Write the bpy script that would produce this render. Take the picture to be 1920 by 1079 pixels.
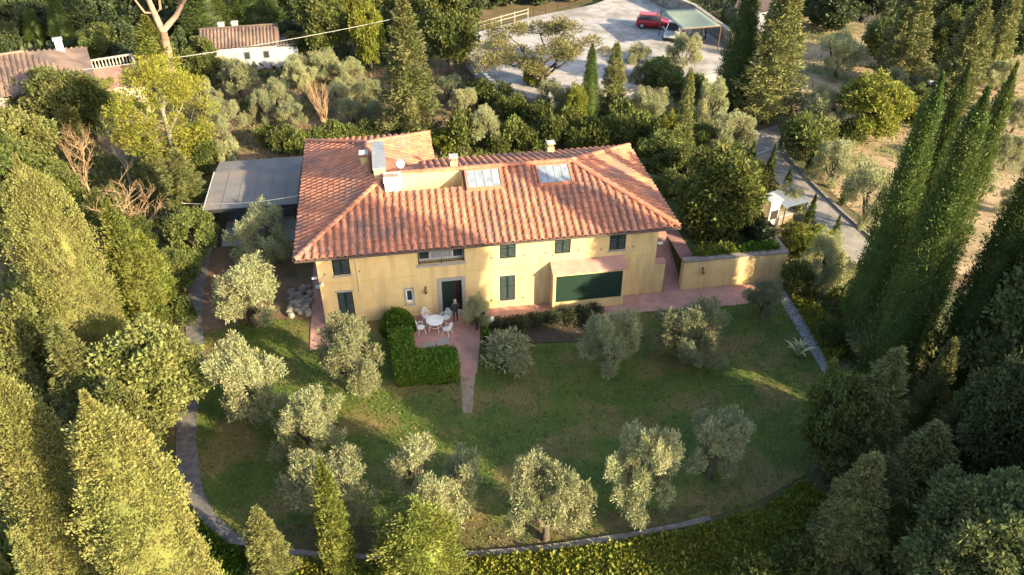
import bpy, bmesh, math, random
import numpy as np
from mathutils import Vector, Matrix
R = math.radians
rng = np.random.default_rng(7)
random.seed(7)
S = bpy.context.scene
C = S.collection
for o in list(bpy.data.objects): bpy.data.objects.remove(o)

# ---------------------------------------------------------------- camera, sky, sun, exposure
cam = bpy.data.cameras.new('camera'); cam.sensor_width = 36.0; cam.lens = 28.125; cam.clip_start = 0.5; cam.clip_end = 3000
co = bpy.data.objects.new('camera', cam); C.objects.link(co)
co.location = (0, 0, 30); co.rotation_euler = (R(54.0), 0, 0)
S.camera = co
SUN_AZ, SUN_EL = R(-33.0), R(20.5)          # direction towards the sun, measured from +x
sd = Vector((math.cos(SUN_AZ)*math.cos(SUN_EL), math.sin(SUN_AZ)*math.cos(SUN_EL), math.sin(SUN_EL)))
w = bpy.data.worlds.new('World'); S.world = w; w.use_nodes = True
nt = w.node_tree; bg = nt.nodes['Background']
sky = nt.nodes.new('ShaderNodeTexSky'); sky.sky_type = 'NISHITA'; sky.sun_disc = False
sky.sun_elevation = SUN_EL; sky.sun_rotation = R(90) - SUN_AZ
sky.air_density = 1.0; sky.dust_density = 2.0; sky.ozone_density = 1.0
nt.links.new(sky.outputs[0], bg.inputs[0]); bg.inputs[1].default_value = 0.15
sl = bpy.data.lights.new('sun', 'SUN'); sl.energy = 4.9; sl.angle = R(0.55); sl.color = (1.0, 0.84, 0.54)
so = bpy.data.objects.new('sun', sl); C.objects.link(so); so.rotation_euler = sd.to_track_quat('Z', 'Y').to_euler()
so.location = (60, -40, 60)
S.view_settings.view_transform = 'Standard'; S.view_settings.look = 'None'
S.view_settings.exposure = 1.8; S.view_settings.gamma = 1.0; S.view_settings.use_curve_mapping = False
S.render.engine = 'CYCLES'
S.cycles.max_bounces = 5; S.cycles.diffuse_bounces = 3; S.cycles.glossy_bounces = 2; S.cycles.transmission_bounces = 3
S.cycles.transparent_max_bounces = 4

# ---------------------------------------------------------------- measured layout, metres (x right, y away, z up)
POLY = {
 'lawn': [(-18.15, 36.73), (-15.8, 38.0), (-11.93, 38.0), (-1.95, 38.52), (17.16, 40.6), (17.61, 40.04), (17.95, 33.66), (16.15, 29.14), (14.17, 25.96), (10.86, 23.98), (6.98, 22.85), (2.36, 21.95), (-2.33, 21.45), (-6.05, 21.34), (-9.35, 21.56), (-12.11, 22.23), (-13.71, 23.59), (-15.07, 25.96), (-16.32, 29.14), (-17.39, 33.22)],
 'kerb': [(-12.54, 22.06), (-10.8, 21.72), (-9.33, 21.45), (-6.03, 21.23), (-2.33, 21.34), (2.35, 21.83), (6.97, 22.74), (9.0, 23.29)],
 'path': [(-21.11, 46.63), (-20.38, 42.47), (-19.74, 39.6), (-19.09, 37.48), (-18.33, 35.51), (-17.66, 32.78), (-16.86, 29.52), (-16.16, 27.32), (-15.32, 25.3), (-14.25, 23.59), (-13.14, 22.51), (-12.25, 21.89)],
 'sidepath': [(16.96, 40.83), (17.25, 38.0), (17.44, 35.75), (17.65, 33.66), (17.44, 31.93)],
 'dirt': [(-2.9, 33.0), (-2.02, 33.3), (-2.07, 31.51), (-2.1, 30.1), (-2.58, 30.1), (-2.7, 31.51)],
 'hedgeband': [(-9.19, 21.02), (-5.95, 20.84), (-2.29, 20.97), (2.32, 21.45), (6.87, 22.34), (9.12, 22.91), (11.49, 23.74), (13.93, 25.37), (15.08, 23.5), (12.2, 20.31), (11.16, 18.23), (0.86, 18.23), (-8.59, 18.23)],
 'hedgeleft': [(-13.38, 22.34), (-14.54, 23.36), (-15.95, 25.37), (-16.71, 25.37), (-14.92, 22.34), (-12.91, 19.68), (-8.59, 18.23), (-9.42, 21.02), (-12.07, 21.45)],
 'ivystrip': [(17.49, 40.87), (18.52, 40.7), (19.29, 37.87), (19.41, 35.39), (17.89, 33.55)],
 'drive': [(16.32, 62.27), (20.86, 64.17), (25.94, 67.28), (26.15, 66.37), (23.12, 62.27), (22.71, 59.49), (23.73, 52.79), (24.91, 47.67), (25.79, 43.7), (23.82, 41.29), (22.09, 45.36), (21.66, 51.21), (20.32, 56.71), (18.98, 59.11), (16.42, 60.46)],
 'drivekerb': [(22.87, 61.66), (22.68, 59.39), (23.71, 52.71), (24.89, 47.6), (25.76, 43.63)],
 'drivestrip': [(18.94, 59.11), (22.27, 61.46)],
 'park': [(-4.35, 79.87), (-3.9, 86.96), (2.45, 92.52), (9.54, 96.98), (13.14, 100.9), (16.88, 101.8), (17.0, 98.04), (20.52, 90.98), (22.75, 81.44), (22.26, 76.17), (16.79, 73.39), (10.96, 71.41), (4.84, 68.9), (-0.48, 68.9)],
 'parkwallL': [(-4.35, 79.87), (-0.48, 68.9)],
 'parkfence': [(-4.07, 86.96), (-1.19, 89.48), (1.83, 92.13)],
 'parkstone': [(16.88, 101.8), (17.0, 98.04), (20.59, 91.36), (22.82, 81.75)],
 'canopy': [(15.86, 85.93), (19.61, 86.3), (21.25, 81.38), (17.06, 80.38)],
 'redcar': [(15.62, 88.75)],
 'silvercar': [(17.35, 85.57)],
 'darkcar': [(19.56, 84.21)],
 'whitecar': [(40.47, 71.77)],
 'lamp': [(20.09, 70.39)],
 'house1': [(-46.69, 66.95), (-41.42, 73.46), (-37.35, 66.95), (-41.89, 61.29)],
 'bed': [(-1.1, 36.38), (-0.96, 37.59), (5.2, 38.42), (5.3, 35.99), (1.24, 35.75)],
 'brown1': [(-20.66, 43.7), (-15.27, 45.62), (-12.04, 38.52), (-15.27, 35.99), (-17.92, 35.99)],
 'rubble': [(-14.06, 41.0), (-12.86, 41.29), (-12.2, 38.52), (-13.57, 38.1)],
 'pts': [(-1.8, 36.63), (-2.32, 35.51), (-0.93, 35.99), (-1.93, 35.03), (16.18, 34.8), (17.39, 35.27), (-2.89, 34.66), (-11.78, 39.06), (-3.78, 37.59)],
 'oven': [(18.21, 49.27), (20.11, 49.27)],
}
PLANTS = [
 ('olive', -13.47, 29.83, 0, 4.97, 3.82, 'round sunlit olive tree on the lawn beside the curving stone path', 'olive trees standing on the lawn'),
 ('olive', -8.47, 31.59, 0, 4.99, 3.84, 'olive tree in front of the ground floor shutters, beside the clipped hedge', 'olive trees standing on the lawn'),
 ('olive', -9.89, 27.25, 0, 4.12, 3.8, 'olive tree on the lawn between path side olives and hedge corner', 'olive trees standing on the lawn'),
 ('olive', -8.12, 23.15, 0, 4.42, 4.02, 'wide olive tree behind the slim spire cypress on the lawn', 'olive trees standing on the lawn'),
 ('olivev', -3.33, 23.68, 0, 5.24, 4.04, 'forked V shaped olive tree beside the end of the dirt path', 'olive trees standing on the lawn'),
 ('olive', 1.47, 22.23, 0, 5.22, 3.73, 'broad sunlit olive tree beside the stone kerb of the lawn', 'olive trees standing on the lawn'),
 ('olive', 5.81, 23.74, 0, 5.62, 3.28, 'olive tree half in shade near where the yellow hedge begins', 'olive trees standing on the lawn'),
 ('olive', 9.47, 25.79, 0, 4.3, 3.1, 'grey olive tree standing fully in shade on the far lawn', 'olive trees standing on the lawn'),
 ('olive', 5.38, 33.0, 0, 4.59, 3.67, 'grey green olive tree in shade below the bay window shutter', 'olive trees standing on the lawn'),
 ('olive', 10.16, 34.66, 0, 3.67, 4.31, 'pale sunlit olive tree before the brick garden walk', 'olive trees standing on the lawn'),
 ('olive', 15.0, 38.1, 0, 2.63, 2.38, 'small olive tree at the end of the brick walk by the corner', 'olive trees standing on the lawn'),
 ('olive', -15.33, 37.38, 0, 4.7, 4.49, 'sunlit olive tree on the brown strip at the villa gable end', 'olive trees standing on the lawn'),
 ('olive', -16.33, 44.2, 0, 4.26, 4.17, 'blue grey olive tree in shade beside the canopy shed', 'olive trees standing on the lawn'),
 ('olive', -2.09, 36.98, 0, 2.37, 1.75, 'small potted size olive tree beside the front door', 'olive trees standing on the lawn'),
 ('shrubg', -0.29, 33.57, 0, 2.02, 2.95, 'low silver grey bush beside the terrace pots', ''),
 ('cyplit', -7.21, 20.44, 0, 7.03, 1.11, 'slim spire cypress in front of the wide lawn olive', ''),
 ('bulky', -3.75, 20.08, 0, 5.01, 3.24, 'bushy split cypress outside the kerb below the V shaped olive', ''),
 ('conifer', -9.91, 19.93, 0, 4.98, 2.24, 'feathery yellow green conifer outside the path curve', ''),
 ('bulky', -12.01, 16.4, 0, 14.28, 3.42, 'huge sunlit yellow green cypress outside the stone path curve', ''),
 ('bulky', -15.31, 17.5, 0, 14.41, 3.03, 'tall cypress half shaded by the huge sunlit cypress beside it', ''),
 ('conifer', -14.67, 14.78, 0, 10.35, 2.12, 'dark conifer low between the two huge cypresses', ''),
 ('giant', -22.8, 33.22, 0, 13.14, 4.28, 'giant khaki cone shaped cypress overlooking the path, widest of all', ''),
 ('khaki', -17.86, 28.84, 0, 6.54, 4.82, 'light green leafy oak hanging over the curving stone path', ''),
 ('conifer', -20.5, 28.03, 0, 7.56, 3.81, 'pale khaki conifer between the giant cypress and the leafy oak', ''),
 ('khaki', -24.71, 30.7, 0, 7.07, 4.04, 'green leafy tree at the foot of the giant khaki cypress', ''),
 ('khaki', -17.73, 25.63, 0, 6.23, 2.92, 'leafy tree behind the tip of the huge sunlit cypress', ''),
 ('cyplit', -20.95, 35.99, 0, 9.2, 2.06, 'slim sunlit cypress beside the giant khaki cypress', ''),
 ('cyplit', -20.85, 38.0, 0, 6.08, 1.8, 'shorter slim cypress leaning on the sunlit one', ''),
 ('bare', -25.01, 44.97, 0, 6.25, 5.22, 'bare tree with reddish brown spreading twigs above the slim cypresses', ''),
 ('bare', -30.83, 51.36, 0, 6.86, 3.43, 'bare yellowish branched tree behind the giant khaki cypress', ''),
 ('bare', -29.39, 54.61, 0, 6.07, 3.2, 'grey dead tree with thin upright limbs beside the yellow pine', ''),
 ('conifer', -26.33, 52.95, 0, 5.04, 3.15, 'small drooping conifer under the yellow pine', ''),
 ('conifer', -22.81, 49.1, 0, 5.68, 4.45, 'dark conifer beside the canopy shed roof', ''),
 ('broad', -23.95, 55.47, 0, 4.71, 2.85, 'dark green tree with a yellow tip behind the shed', ''),
 ('broad', -20.58, 43.7, 0, 4.48, 2.93, 'green bushy tree beside the canopy shed post', ''),
 ('broad', -20.65, 40.72, 0, 3.42, 2.48, 'loose green tree at the head of the garden path', ''),
 ('shrub', -21.73, 40.15, 0, 2.43, 1.98, 'leafy bush at the foot of the slim cypresses', ''),
 ('shrub', -19.58, 37.48, 0, 2.0, 1.89, 'leafy bush beside the upper garden path', ''),
 ('broad', -23.83, 43.08, 0, 4.26, 2.05, 'light green climber covered stump behind the slim cypress', ''),
 ('broad', -32.0, 49.1, 0, 5.08, 3.35, 'dark tree behind the tip of the giant cypress', ''),
 ('broad', -27.89, 47.67, 0, 3.82, 2.57, 'dark leafy tree among the bare branches', ''),
 ('pine', -25.69, 55.04, 0, 9.89, 7.11, 'bright yellow green round crowned pine behind the shed', ''),
 ('cyplit', -33.87, 74.39, 0, 6.75, 3.34, 'sunlit cypress rising behind the yellow round crowned pine', ''),
 ('khaki', -36.9, 55.04, 0, 6.58, 4.82, 'bright leafy tree in front of the farmhouse roof edge', ''),
 ('khaki', -36.65, 62.07, 0, 6.62, 5.27, 'leafy tree with sunlit top before the farmhouse wall', ''),
 ('broad', -35.18, 62.58, 0, 5.44, 3.78, 'leafy tree below the balustraded terrace', ''),
 ('broad', -40.77, 64.17, 0, 5.28, 4.08, 'green tree hiding the farmhouse wall', ''),
 ('broad', -34.5, 48.37, 0, 6.62, 4.39, 'shaded tree behind the giant khaki cypress', ''),
 ('broad', -32.03, 63.1, 0, 3.39, 2.71, 'shaded leafy tree under the rim of the yellow pine', ''),
 ('stonepine', -32.72, 74.39, 0, 12.75, 9.38, 'stone pine with bare pinkish forked trunk behind the cottage', ''),
 ('broad', -42.31, 80.54, 0, 4.08, 3.59, 'round dark green tree above the terrace balustrade', ''),
 ('cyp', -48.77, 86.51, 0, 5.69, 2.18, 'dark cypress standing behind the white farmhouse chimney', ''),
 ('cyp', -52.23, 87.37, 0, 3.77, 1.98, 'dark cypress standing behind the farmhouse aerial', ''),
 ('cyp', -32.3, 85.33, 0, 8.93, 5.15, 'broad dark cypress behind the forked pine trunk', ''),
 ('cyp', -28.01, 87.37, 0, 8.69, 5.49, 'broad dark cypress behind the cottage chimney', ''),
 ('broad', -30.11, 75.75, 0, 4.4, 3.11, 'bright green tree at the cottage gable end', ''),
 ('dark', -55.56, 88.24, 0, 4.36, 4.68, 'dark green tree of the wood beside the round dark green tree', 'trees of the wood beyond the farm roofs'),
 ('dark', -55.08, 90.95, 0, 4.73, 4.19, 'dark green tree of the wood below the distant house', 'trees of the wood beyond the farm roofs'),
 ('dark', -51.2, 89.13, 0, 3.24, 3.55, 'dark green tree of the wood beside the round dark green tree', 'trees of the wood beyond the farm roofs'),
 ('dark', -47.8, 89.13, 0, 4.1, 4.13, 'dark green tree of the wood beside the round dark green tree', 'trees of the wood beyond the farm roofs'),
 ('dark', -45.01, 82.09, 0, 2.37, 2.22, 'dark green tree of the wood beside the round dark green tree', 'trees of the wood beyond the farm roofs'),
 ('dark', -44.99, 90.95, 0, 4.15, 4.2, 'dark green tree of the wood beside the round dark green tree', 'trees of the wood beyond the farm roofs'),
 ('dark', -40.88, 84.01, 0, 3.41, 3.38, 'dark green tree of the wood beside the round dark green tree', 'trees of the wood beyond the farm roofs'),
 ('dark', -41.47, 89.13, 0, 2.95, 3.55, 'dark green tree of the wood beside the round dark green tree', 'trees of the wood beyond the farm roofs'),
 ('dark', -39.92, 91.88, 0, 4.18, 3.63, 'dark green tree of the wood beside the round dark green tree', 'trees of the wood beyond the farm roofs'),
 ('dark', -54.13, 84.01, 0, 3.41, 3.38, 'dark green tree of the wood beside the round dark green tree', 'trees of the wood beyond the farm roofs'),
 ('dark', -40.0, 79.34, 0, 2.49, 2.7, 'dark green tree of the wood beside the round dark green tree', 'trees of the wood beyond the farm roofs'),
 ('dark', -37.24, 76.45, 0, 2.7, 3.15, 'dark green tree of the wood around the forked pine trunk', 'trees of the wood beyond the farm roofs'),
 ('dark', -36.66, 87.37, 0, 3.49, 3.49, 'dark green tree of the wood beside the round dark green tree', 'trees of the wood beyond the farm roofs'),
 ('dark', -33.64, 80.85, 0, 3.33, 2.19, 'dark green tree of the wood around the forked pine trunk', 'trees of the wood beyond the farm roofs'),
 ('dark', -31.28, 89.13, 0, 4.1, 4.13, 'dark green tree of the wood behind the cottage roof', 'trees of the wood beyond the farm roofs'),
 ('dark', -26.29, 90.95, 0, 5.3, 4.18, 'dark green tree of the wood behind the cottage roof', 'trees of the wood beyond the farm roofs'),
 ('dark', -23.89, 84.83, 0, 3.15, 3.41, 'dark green tree of the wood behind the cottage roof', 'trees of the wood beyond the farm roofs'),
 ('dark', -57.79, 98.86, 0, 4.38, 4.5, 'dark green tree of the wood below the distant house', 'trees of the wood beyond the farm roofs'),
 ('dark', -53.07, 99.93, 0, 4.72, 5.18, 'dark green tree of the wood below the distant house', 'trees of the wood beyond the farm roofs'),
 ('dark', -48.17, 100.58, 0, 4.55, 5.21, 'dark green tree of the wood below the distant house', 'trees of the wood beyond the farm roofs'),
 ('dark', -43.18, 101.02, 0, 4.13, 5.23, 'dark green tree of the wood below the distant house', 'trees of the wood beyond the farm roofs'),
 ('dark', -60.83, 99.93, 0, 4.72, 3.88, 'dark green tree of the wood below the distant house', 'trees of the wood beyond the farm roofs'),
 ('dark', -29.77, 99.93, 0, 4.72, 5.18, 'dark green tree of the wood behind the cottage roof', 'trees of the wood beyond the farm roofs'),
 ('dark', -25.84, 99.93, 0, 5.32, 5.17, 'dark green tree of the wood behind the cottage roof', 'trees of the wood beyond the farm roofs'),
 ('olive', -25.36, 71.77, 0, 3.72, 3.73, 'grey green olive in the grove, beside the cottage wall', 'olive trees of the grove behind the villa'),
 ('olive', -26.95, 67.28, 0, 3.84, 2.46, 'grey green olive in the grove, beside the cottage wall', 'olive trees of the grove behind the villa'),
 ('olive', -24.07, 62.9, 0, 3.48, 3.06, 'grey green olive in the grove, around the pale poplar', 'olive trees of the grove behind the villa'),
 ('olive', -24.17, 60.07, 0, 3.08, 2.61, 'grey green olive in the grove, beside the canopy shed', 'olive trees of the grove behind the villa'),
 ('olive', -20.72, 76.45, 0, 2.7, 3.15, 'grey green olive in the grove, beside the cottage wall', 'olive trees of the grove behind the villa'),
 ('olive', -18.24, 76.45, 0, 2.96, 3.41, 'grey green olive in the grove, beside the cottage wall', 'olive trees of the grove behind the villa'),
 ('olive', -15.78, 75.07, 0, 2.57, 3.1, 'grey green olive in the grove, beside the cottage wall', 'olive trees of the grove behind the villa'),
 ('olive', -13.1, 69.29, 0, 3.06, 2.91, 'grey green olive in the grove, around the pale poplar', 'olive trees of the grove behind the villa'),
 ('olive', -15.42, 68.69, 0, 3.04, 2.65, 'grey green olive in the grove, around the pale poplar', 'olive trees of the grove behind the villa'),
 ('olive', -20.81, 68.1, 0, 3.28, 3.35, 'grey green olive in the grove, around the pale poplar', 'olive trees of the grove behind the villa'),
 ('olive', -21.88, 65.81, 0, 3.46, 2.89, 'grey green olive in the grove, around the pale poplar', 'olive trees of the grove behind the villa'),
 ('olive', -19.14, 64.71, 0, 2.71, 2.54, 'grey green olive in the grove, around the pale poplar', 'olive trees of the grove behind the villa'),
 ('olive', -13.92, 65.25, 0, 2.72, 2.79, 'grey green olive in the grove, around the pale poplar', 'olive trees of the grove behind the villa'),
 ('olive', -18.25, 68.1, 0, 2.29, 2.16, 'grey green olive in the grove, around the pale poplar', 'olive trees of the grove behind the villa'),
 ('olive', -5.95, 71.14, 0, 2.6, 2.73, 'grey green olive in the grove, below the car park retaining wall', 'olive trees of the grove behind the villa'),
 ('olive', -4.32, 68.1, 0, 2.54, 2.88, 'grey green olive in the grove, below the car park retaining wall', 'olive trees of the grove behind the villa'),
 ('olive', -22.01, 56.35, 0, 3.12, 2.08, 'grey green olive in the grove, beside the canopy shed', 'olive trees of the grove behind the villa'),
 ('olive', -12.08, 65.25, 0, 2.48, 2.32, 'grey green olive in the grove, around the pale poplar', 'olive trees of the grove behind the villa'),
 ('poplar', -16.01, 62.9, 0, 5.99, 2.05, 'pale bare twigged poplar behind the villa roof', ''),
 ('conifer', -8.45, 62.27, 0, 11.99, 5.8, 'tall full conifer directly behind the villa roof ridge', ''),
 ('broad', -19.14, 81.16, 0, 7.96, 4.86, 'tall dark green tree beyond the cottage terrace', ''),
 ('yellow', -14.37, 79.34, 0, 6.54, 3.3, 'yellow leaved tree beside the tall full conifer', ''),
 ('yellow', -17.0, 85.66, 0, 6.47, 2.83, 'thin yellowish tree behind the yellow leaved tree', ''),
 ('broad', -13.54, 87.37, 0, 6.27, 4.61, 'tree with amber leaves behind the tall full conifer', ''),
 ('broad', -6.16, 78.16, 0, 8.53, 5.49, 'big dark leafy tree beside the car park fence', ''),
 ('broad', -8.96, 84.83, 0, 7.49, 4.48, 'shaded tree between the tall conifer and the fence tree', ''),
 ('broad', -22.07, 81.62, 0, 3.08, 2.76, 'low tree at the cottage terrace', ''),
 ('shrub', -18.9, 60.56, 0, 2.39, 2.42, 'mixed green bush behind the villa, around the pale poplar', 'bushes behind the villa roof'),
 ('shrub', -17.49, 60.07, 0, 2.15, 2.19, 'mixed green bush behind the villa, around the pale poplar', 'bushes behind the villa roof'),
 ('shrub', -16.28, 60.56, 0, 2.16, 1.98, 'mixed green bush behind the villa, around the pale poplar', 'bushes behind the villa roof'),
 ('shrub', -14.85, 61.26, 0, 2.31, 2.44, 'mixed green bush behind the villa, around the pale poplar', 'bushes behind the villa roof'),
 ('shrub', -13.6, 61.56, 0, 1.94, 2.01, 'mixed green bush behind the villa, around the pale poplar', 'bushes behind the villa roof'),
 ('shrub', -12.13, 62.27, 0, 2.09, 2.25, 'mixed green bush behind the villa, beside the tall full conifer', 'bushes behind the villa roof'),
 ('shrub', -20.5, 61.56, 0, 1.94, 1.78, 'mixed green bush behind the villa, around the pale poplar', 'bushes behind the villa roof'),
 ('shrub', -23.61, 68.1, 0, 1.53, 2.17, 'mixed green bush behind the villa, around the pale poplar', 'bushes behind the villa roof'),
 ('shrub', -9.74, 62.9, 0, 1.81, 2.04, 'mixed green bush behind the villa, beside the tall full conifer', 'bushes behind the villa roof'),
 ('yellow', -5.37, 60.56, 0, 1.92, 2.29, 'bright lime green bush beside the rear wing roof', ''),
 ('olive', -2.42, 61.26, 0, 3.71, 3.44, 'sunlit olive behind the low roof ridge', ''),
 ('shrub', -3.93, 60.56, 0, 3.78, 2.62, 'dense green bush in the thicket behind the roof chimney', 'thicket of bushes behind the long roof'),
 ('shrub', 0.22, 61.26, 0, 2.55, 2.66, 'dense green bush in the thicket behind the roof chimney', 'thicket of bushes behind the long roof'),
 ('shrub', 1.76, 60.56, 0, 2.16, 2.42, 'dense green bush in the thicket behind the roof chimney', 'thicket of bushes behind the long roof'),
 ('shrub', -1.1, 60.56, 0, 1.69, 1.98, 'dense green bush in the thicket behind the roof chimney', 'thicket of bushes behind the long roof'),
 ('shrub', 3.3, 60.86, 0, 3.19, 2.64, 'dense green bush in the thicket behind the roof chimney', 'thicket of bushes behind the long roof'),
 ('shrub', 5.68, 60.07, 0, 2.38, 2.62, 'dense green bush in the thicket behind the roof chimney', 'thicket of bushes behind the long roof'),
 ('shrub', 7.03, 60.86, 0, 3.19, 3.08, 'dense green bush in the thicket around the slim dark cypress', 'thicket of bushes behind the long roof'),
 ('shrub', 8.75, 60.56, 0, 3.32, 2.84, 'dense green bush in the thicket around the slim dark cypress', 'thicket of bushes behind the long roof'),
 ('shrub', 2.32, 65.25, 0, 2.48, 2.79, 'dense green bush in the thicket around the slim dark cypress', 'thicket of bushes behind the long roof'),
 ('shrub', 0.0, 66.94, 0, 2.51, 2.84, 'dense green bush in the thicket under the wide airy pine', 'thicket of bushes behind the long roof'),
 ('shrub', 4.82, 64.17, 0, 2.46, 2.29, 'dense green bush in the thicket around the slim dark cypress', 'thicket of bushes behind the long roof'),
 ('shrub', 10.48, 62.07, 0, 3.13, 3.12, 'dense green bush in the thicket around the slim dark cypress', 'thicket of bushes behind the long roof'),
 ('shrub', 11.7, 61.06, 0, 2.64, 2.65, 'dense green bush in the thicket around the slim dark cypress', 'thicket of bushes behind the long roof'),
 ('shrub', -2.96, 70.51, 0, 2.33, 2.96, 'dense green bush in the thicket under the wide airy pine', 'thicket of bushes behind the long roof'),
 ('shrub', -1.22, 69.9, 0, 2.32, 2.7, 'dense green bush in the thicket under the wide airy pine', 'thicket of bushes behind the long roof'),
 ('shrub', 9.76, 65.25, 0, 2.48, 2.79, 'dense green bush in the thicket around the slim dark cypress', 'thicket of bushes behind the long roof'),
 ('airy', 2.68, 71.14, 0, 6.92, 10.0, 'wide airy pine with amber tips before the car park', ''),
 ('yellow', 2.15, 72.41, 0, 3.74, 2.1, 'small yellow conifer under the wide airy pine', ''),
 ('cyp', 6.76, 66.15, 0, 7.06, 1.57, 'slim dark cypress before the car park centre', ''),
 ('conifer', 9.06, 68.1, 0, 6.52, 3.12, 'sunlit golden conifer beside the slim dark cypress', ''),
 ('olive', 12.15, 73.06, 0, 2.79, 2.53, 'small sunlit olive beside the golden conifer', ''),
 ('olive', 12.65, 77.87, 0, 2.99, 2.92, 'grey olive at the car park edge behind the golden conifer', ''),
 ('broad', 14.28, 72.41, 0, 3.54, 3.76, 'dark bush tree at the car park corner', ''),
 ('olive', 16.85, 76.32, 0.6, 4.12, 3.53, 'grey olive in front of the parked cars', ''),
 ('olive', 3.77, 66.94, 0, 3.73, 3.53, 'sunlit olive under the wide airy pine', ''),
 ('yellow', 5.45, 65.25, 0, 3.92, 2.08, 'yellow green leafy tree beside the slim dark cypress', ''),
 ('olive', 12.39, 65.81, 0, 3.32, 3.63, 'sunlit olive behind the terracotta roof hip beside the thicket', ''),
 ('yellow', 12.68, 58.64, 0, 4.17, 1.87, 'yellow green conifer at the rear roof corner by the driveway', ''),
 ('conifer', 13.13, 56.8, 0, 8.44, 2.2, 'narrow lit conifer between roof corner and driveway', ''),
 ('olive', 17.14, 64.71, 0, 4.7, 2.74, 'olive beside the driveway behind the lamp post', ''),
 ('olive', 17.99, 60.07, 0, 4.04, 3.9, 'pale silvery olive at the driveway bend', ''),
 ('shrub', 15.82, 61.56, 0, 1.94, 2.23, 'bush under the driveway olives', ''),
 ('shrub', 17.13, 72.41, 0, 2.1, 2.52, 'round bush at the car park gate', ''),
 ('shrub', 18.15, 69.9, 0, 2.07, 1.96, 'round bush under the big cypress', ''),
 ('cyp', 20.0, 68.69, 0, 11.13, 3.36, 'tall half lit cypress beside the canopy', ''),
 ('conifer', 22.38, 66.15, 0, 12.65, 6.74, 'big dark spreading conifer above the driveway', ''),
 ('broad', 11.36, 55.04, 0, 4.27, 3.86, 'leafy tree close to the hipped roof eave', ''),
 ('broad', 13.01, 52.95, 0, 4.41, 3.16, 'leafy tree beside the magnolia', ''),
 ('magnolia', 13.6, 45.62, 0, 7.29, 5.24, 'glossy magnolia with yellow lit leaves in the walled garden', ''),
 ('broad', 11.7, 50.59, 0, 3.49, 2.69, 'dark leafy tree between roof corner and magnolia', ''),
 ('shrub', 17.07, 56.35, 0, 2.54, 3.33, 'dark bush behind the magnolia', ''),
 ('shrub', 18.9, 55.04, 0, 1.84, 2.26, 'green bush beside the cypress saplings', ''),
 ('olive', 32.38, 77.16, 0, 4.45, 4.62, 'grey olive on the dry grass slope', ''),
 ('bare', 38.09, 86.0, 0, 4.35, 2.75, 'small grey bare tree on the dry grass slope', ''),
 ('conifer', 37.09, 74.39, 0, 10.26, 5.88, 'conifer with one lit side on the dry slope', ''),
 ('conifer', 39.93, 68.69, 0, 10.04, 5.62, 'large tan lit conifer above the four cypresses', ''),
 ('yellow', 30.16, 62.58, 0, 5.76, 5.41, 'rounded yellow green tree above the driveway', ''),
 ('olive', 26.24, 63.63, 0, 4.2, 4.43, 'silvery olive above the driveway bush', ''),
 ('shrub', 24.0, 59.11, 0, 3.92, 4.5, 'big rounded bush at the driveway curve', ''),
 ('shrub', 28.08, 61.56, 0, 1.94, 2.67, 'green bush beside the rounded yellow tree', ''),
 ('olive', 24.45, 54.44, 0, 4.2, 3.95, 'sunlit olive beside the driveway kerb', ''),
 ('olive', 24.82, 48.37, 0, 5.37, 3.97, 'full grey olive between kerb and tall cypresses', ''),
 ('olive', 35.63, 71.14, 0, 3.2, 2.72, 'small grey olive on the dry field beside the white car', 'olives of the dry field'),
 ('olive', 37.15, 70.51, 0, 2.94, 2.46, 'small grey olive on the dry field beside the white car', 'olives of the dry field'),
 ('olive', 40.22, 73.06, 0, 2.89, 2.78, 'small grey olive on the dry field beside the white car', 'olives of the dry field'),
 ('olive', 39.26, 57.25, 0, 3.23, 2.52, 'small grey olive on the dry field beside the large tan conifer', 'olives of the dry field'),
 ('olive', 46.82, 73.72, 0, 3.16, 3.05, 'small grey olive on the dry field beside the white car', 'olives of the dry field'),
 ('olive', 43.4, 64.17, 0, 3.42, 2.74, 'small grey olive on the dry field beside the large tan conifer', 'olives of the dry field'),
 ('olive', 23.91, 35.99, 0, 2.55, 1.84, 'small grey olive on the dry field beyond the outer tall cypress', 'olives of the dry field'),
 ('olive', 36.4, 50.59, 0, 2.64, 1.93, 'small grey olive on the dry field beside the large tan conifer', 'olives of the dry field'),
 ('olive', 35.48, 52.95, 0, 2.25, 1.59, 'small grey olive on the dry field beside the large tan conifer', 'olives of the dry field'),
 ('olive', 34.53, 80.85, 0, 2.79, 2.74, 'small grey olive on the dry field beside the grey bare tree', 'olives of the dry field'),
 ('broad', 35.13, 65.25, 0, 3.68, 3.24, 'olive brown bush tree beside the white car', ''),
 ('broad', 38.06, 80.85, 0, 4.94, 3.81, 'shaded tree on the slope behind the bare tree', ''),
 ('broad', 42.95, 77.87, 0, 6.87, 4.19, 'shaded tree between the two slope conifers', ''),
 ('conifer', 47.12, 76.45, 0, 8.76, 4.1, 'shaded conifer beyond the large tan one', ''),
 ('dark', 35.92, 90.95, 0, 4.73, 4.79, 'dark tree on the upper slope behind the one side lit conifer', 'trees along the upper edge of the slope'),
 ('dark', 40.86, 94.77, 0, 4.85, 4.33, 'dark tree on the upper slope behind the one side lit conifer', 'trees along the upper edge of the slope'),
 ('dark', 43.95, 94.77, 0, 4.85, 4.33, 'dark tree on the upper slope behind the one side lit conifer', 'trees along the upper edge of the slope'),
 ('dark', 48.81, 94.77, 0, 5.44, 4.94, 'dark tree on the upper slope behind the one side lit conifer', 'trees along the upper edge of the slope'),
 ('dark', 52.25, 92.83, 0, 5.37, 4.86, 'dark tree on the upper slope behind the one side lit conifer', 'trees along the upper edge of the slope'),
 ('dark', 55.57, 90.95, 0, 5.3, 4.78, 'dark tree on the upper slope behind the one side lit conifer', 'trees along the upper edge of the slope'),
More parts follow.
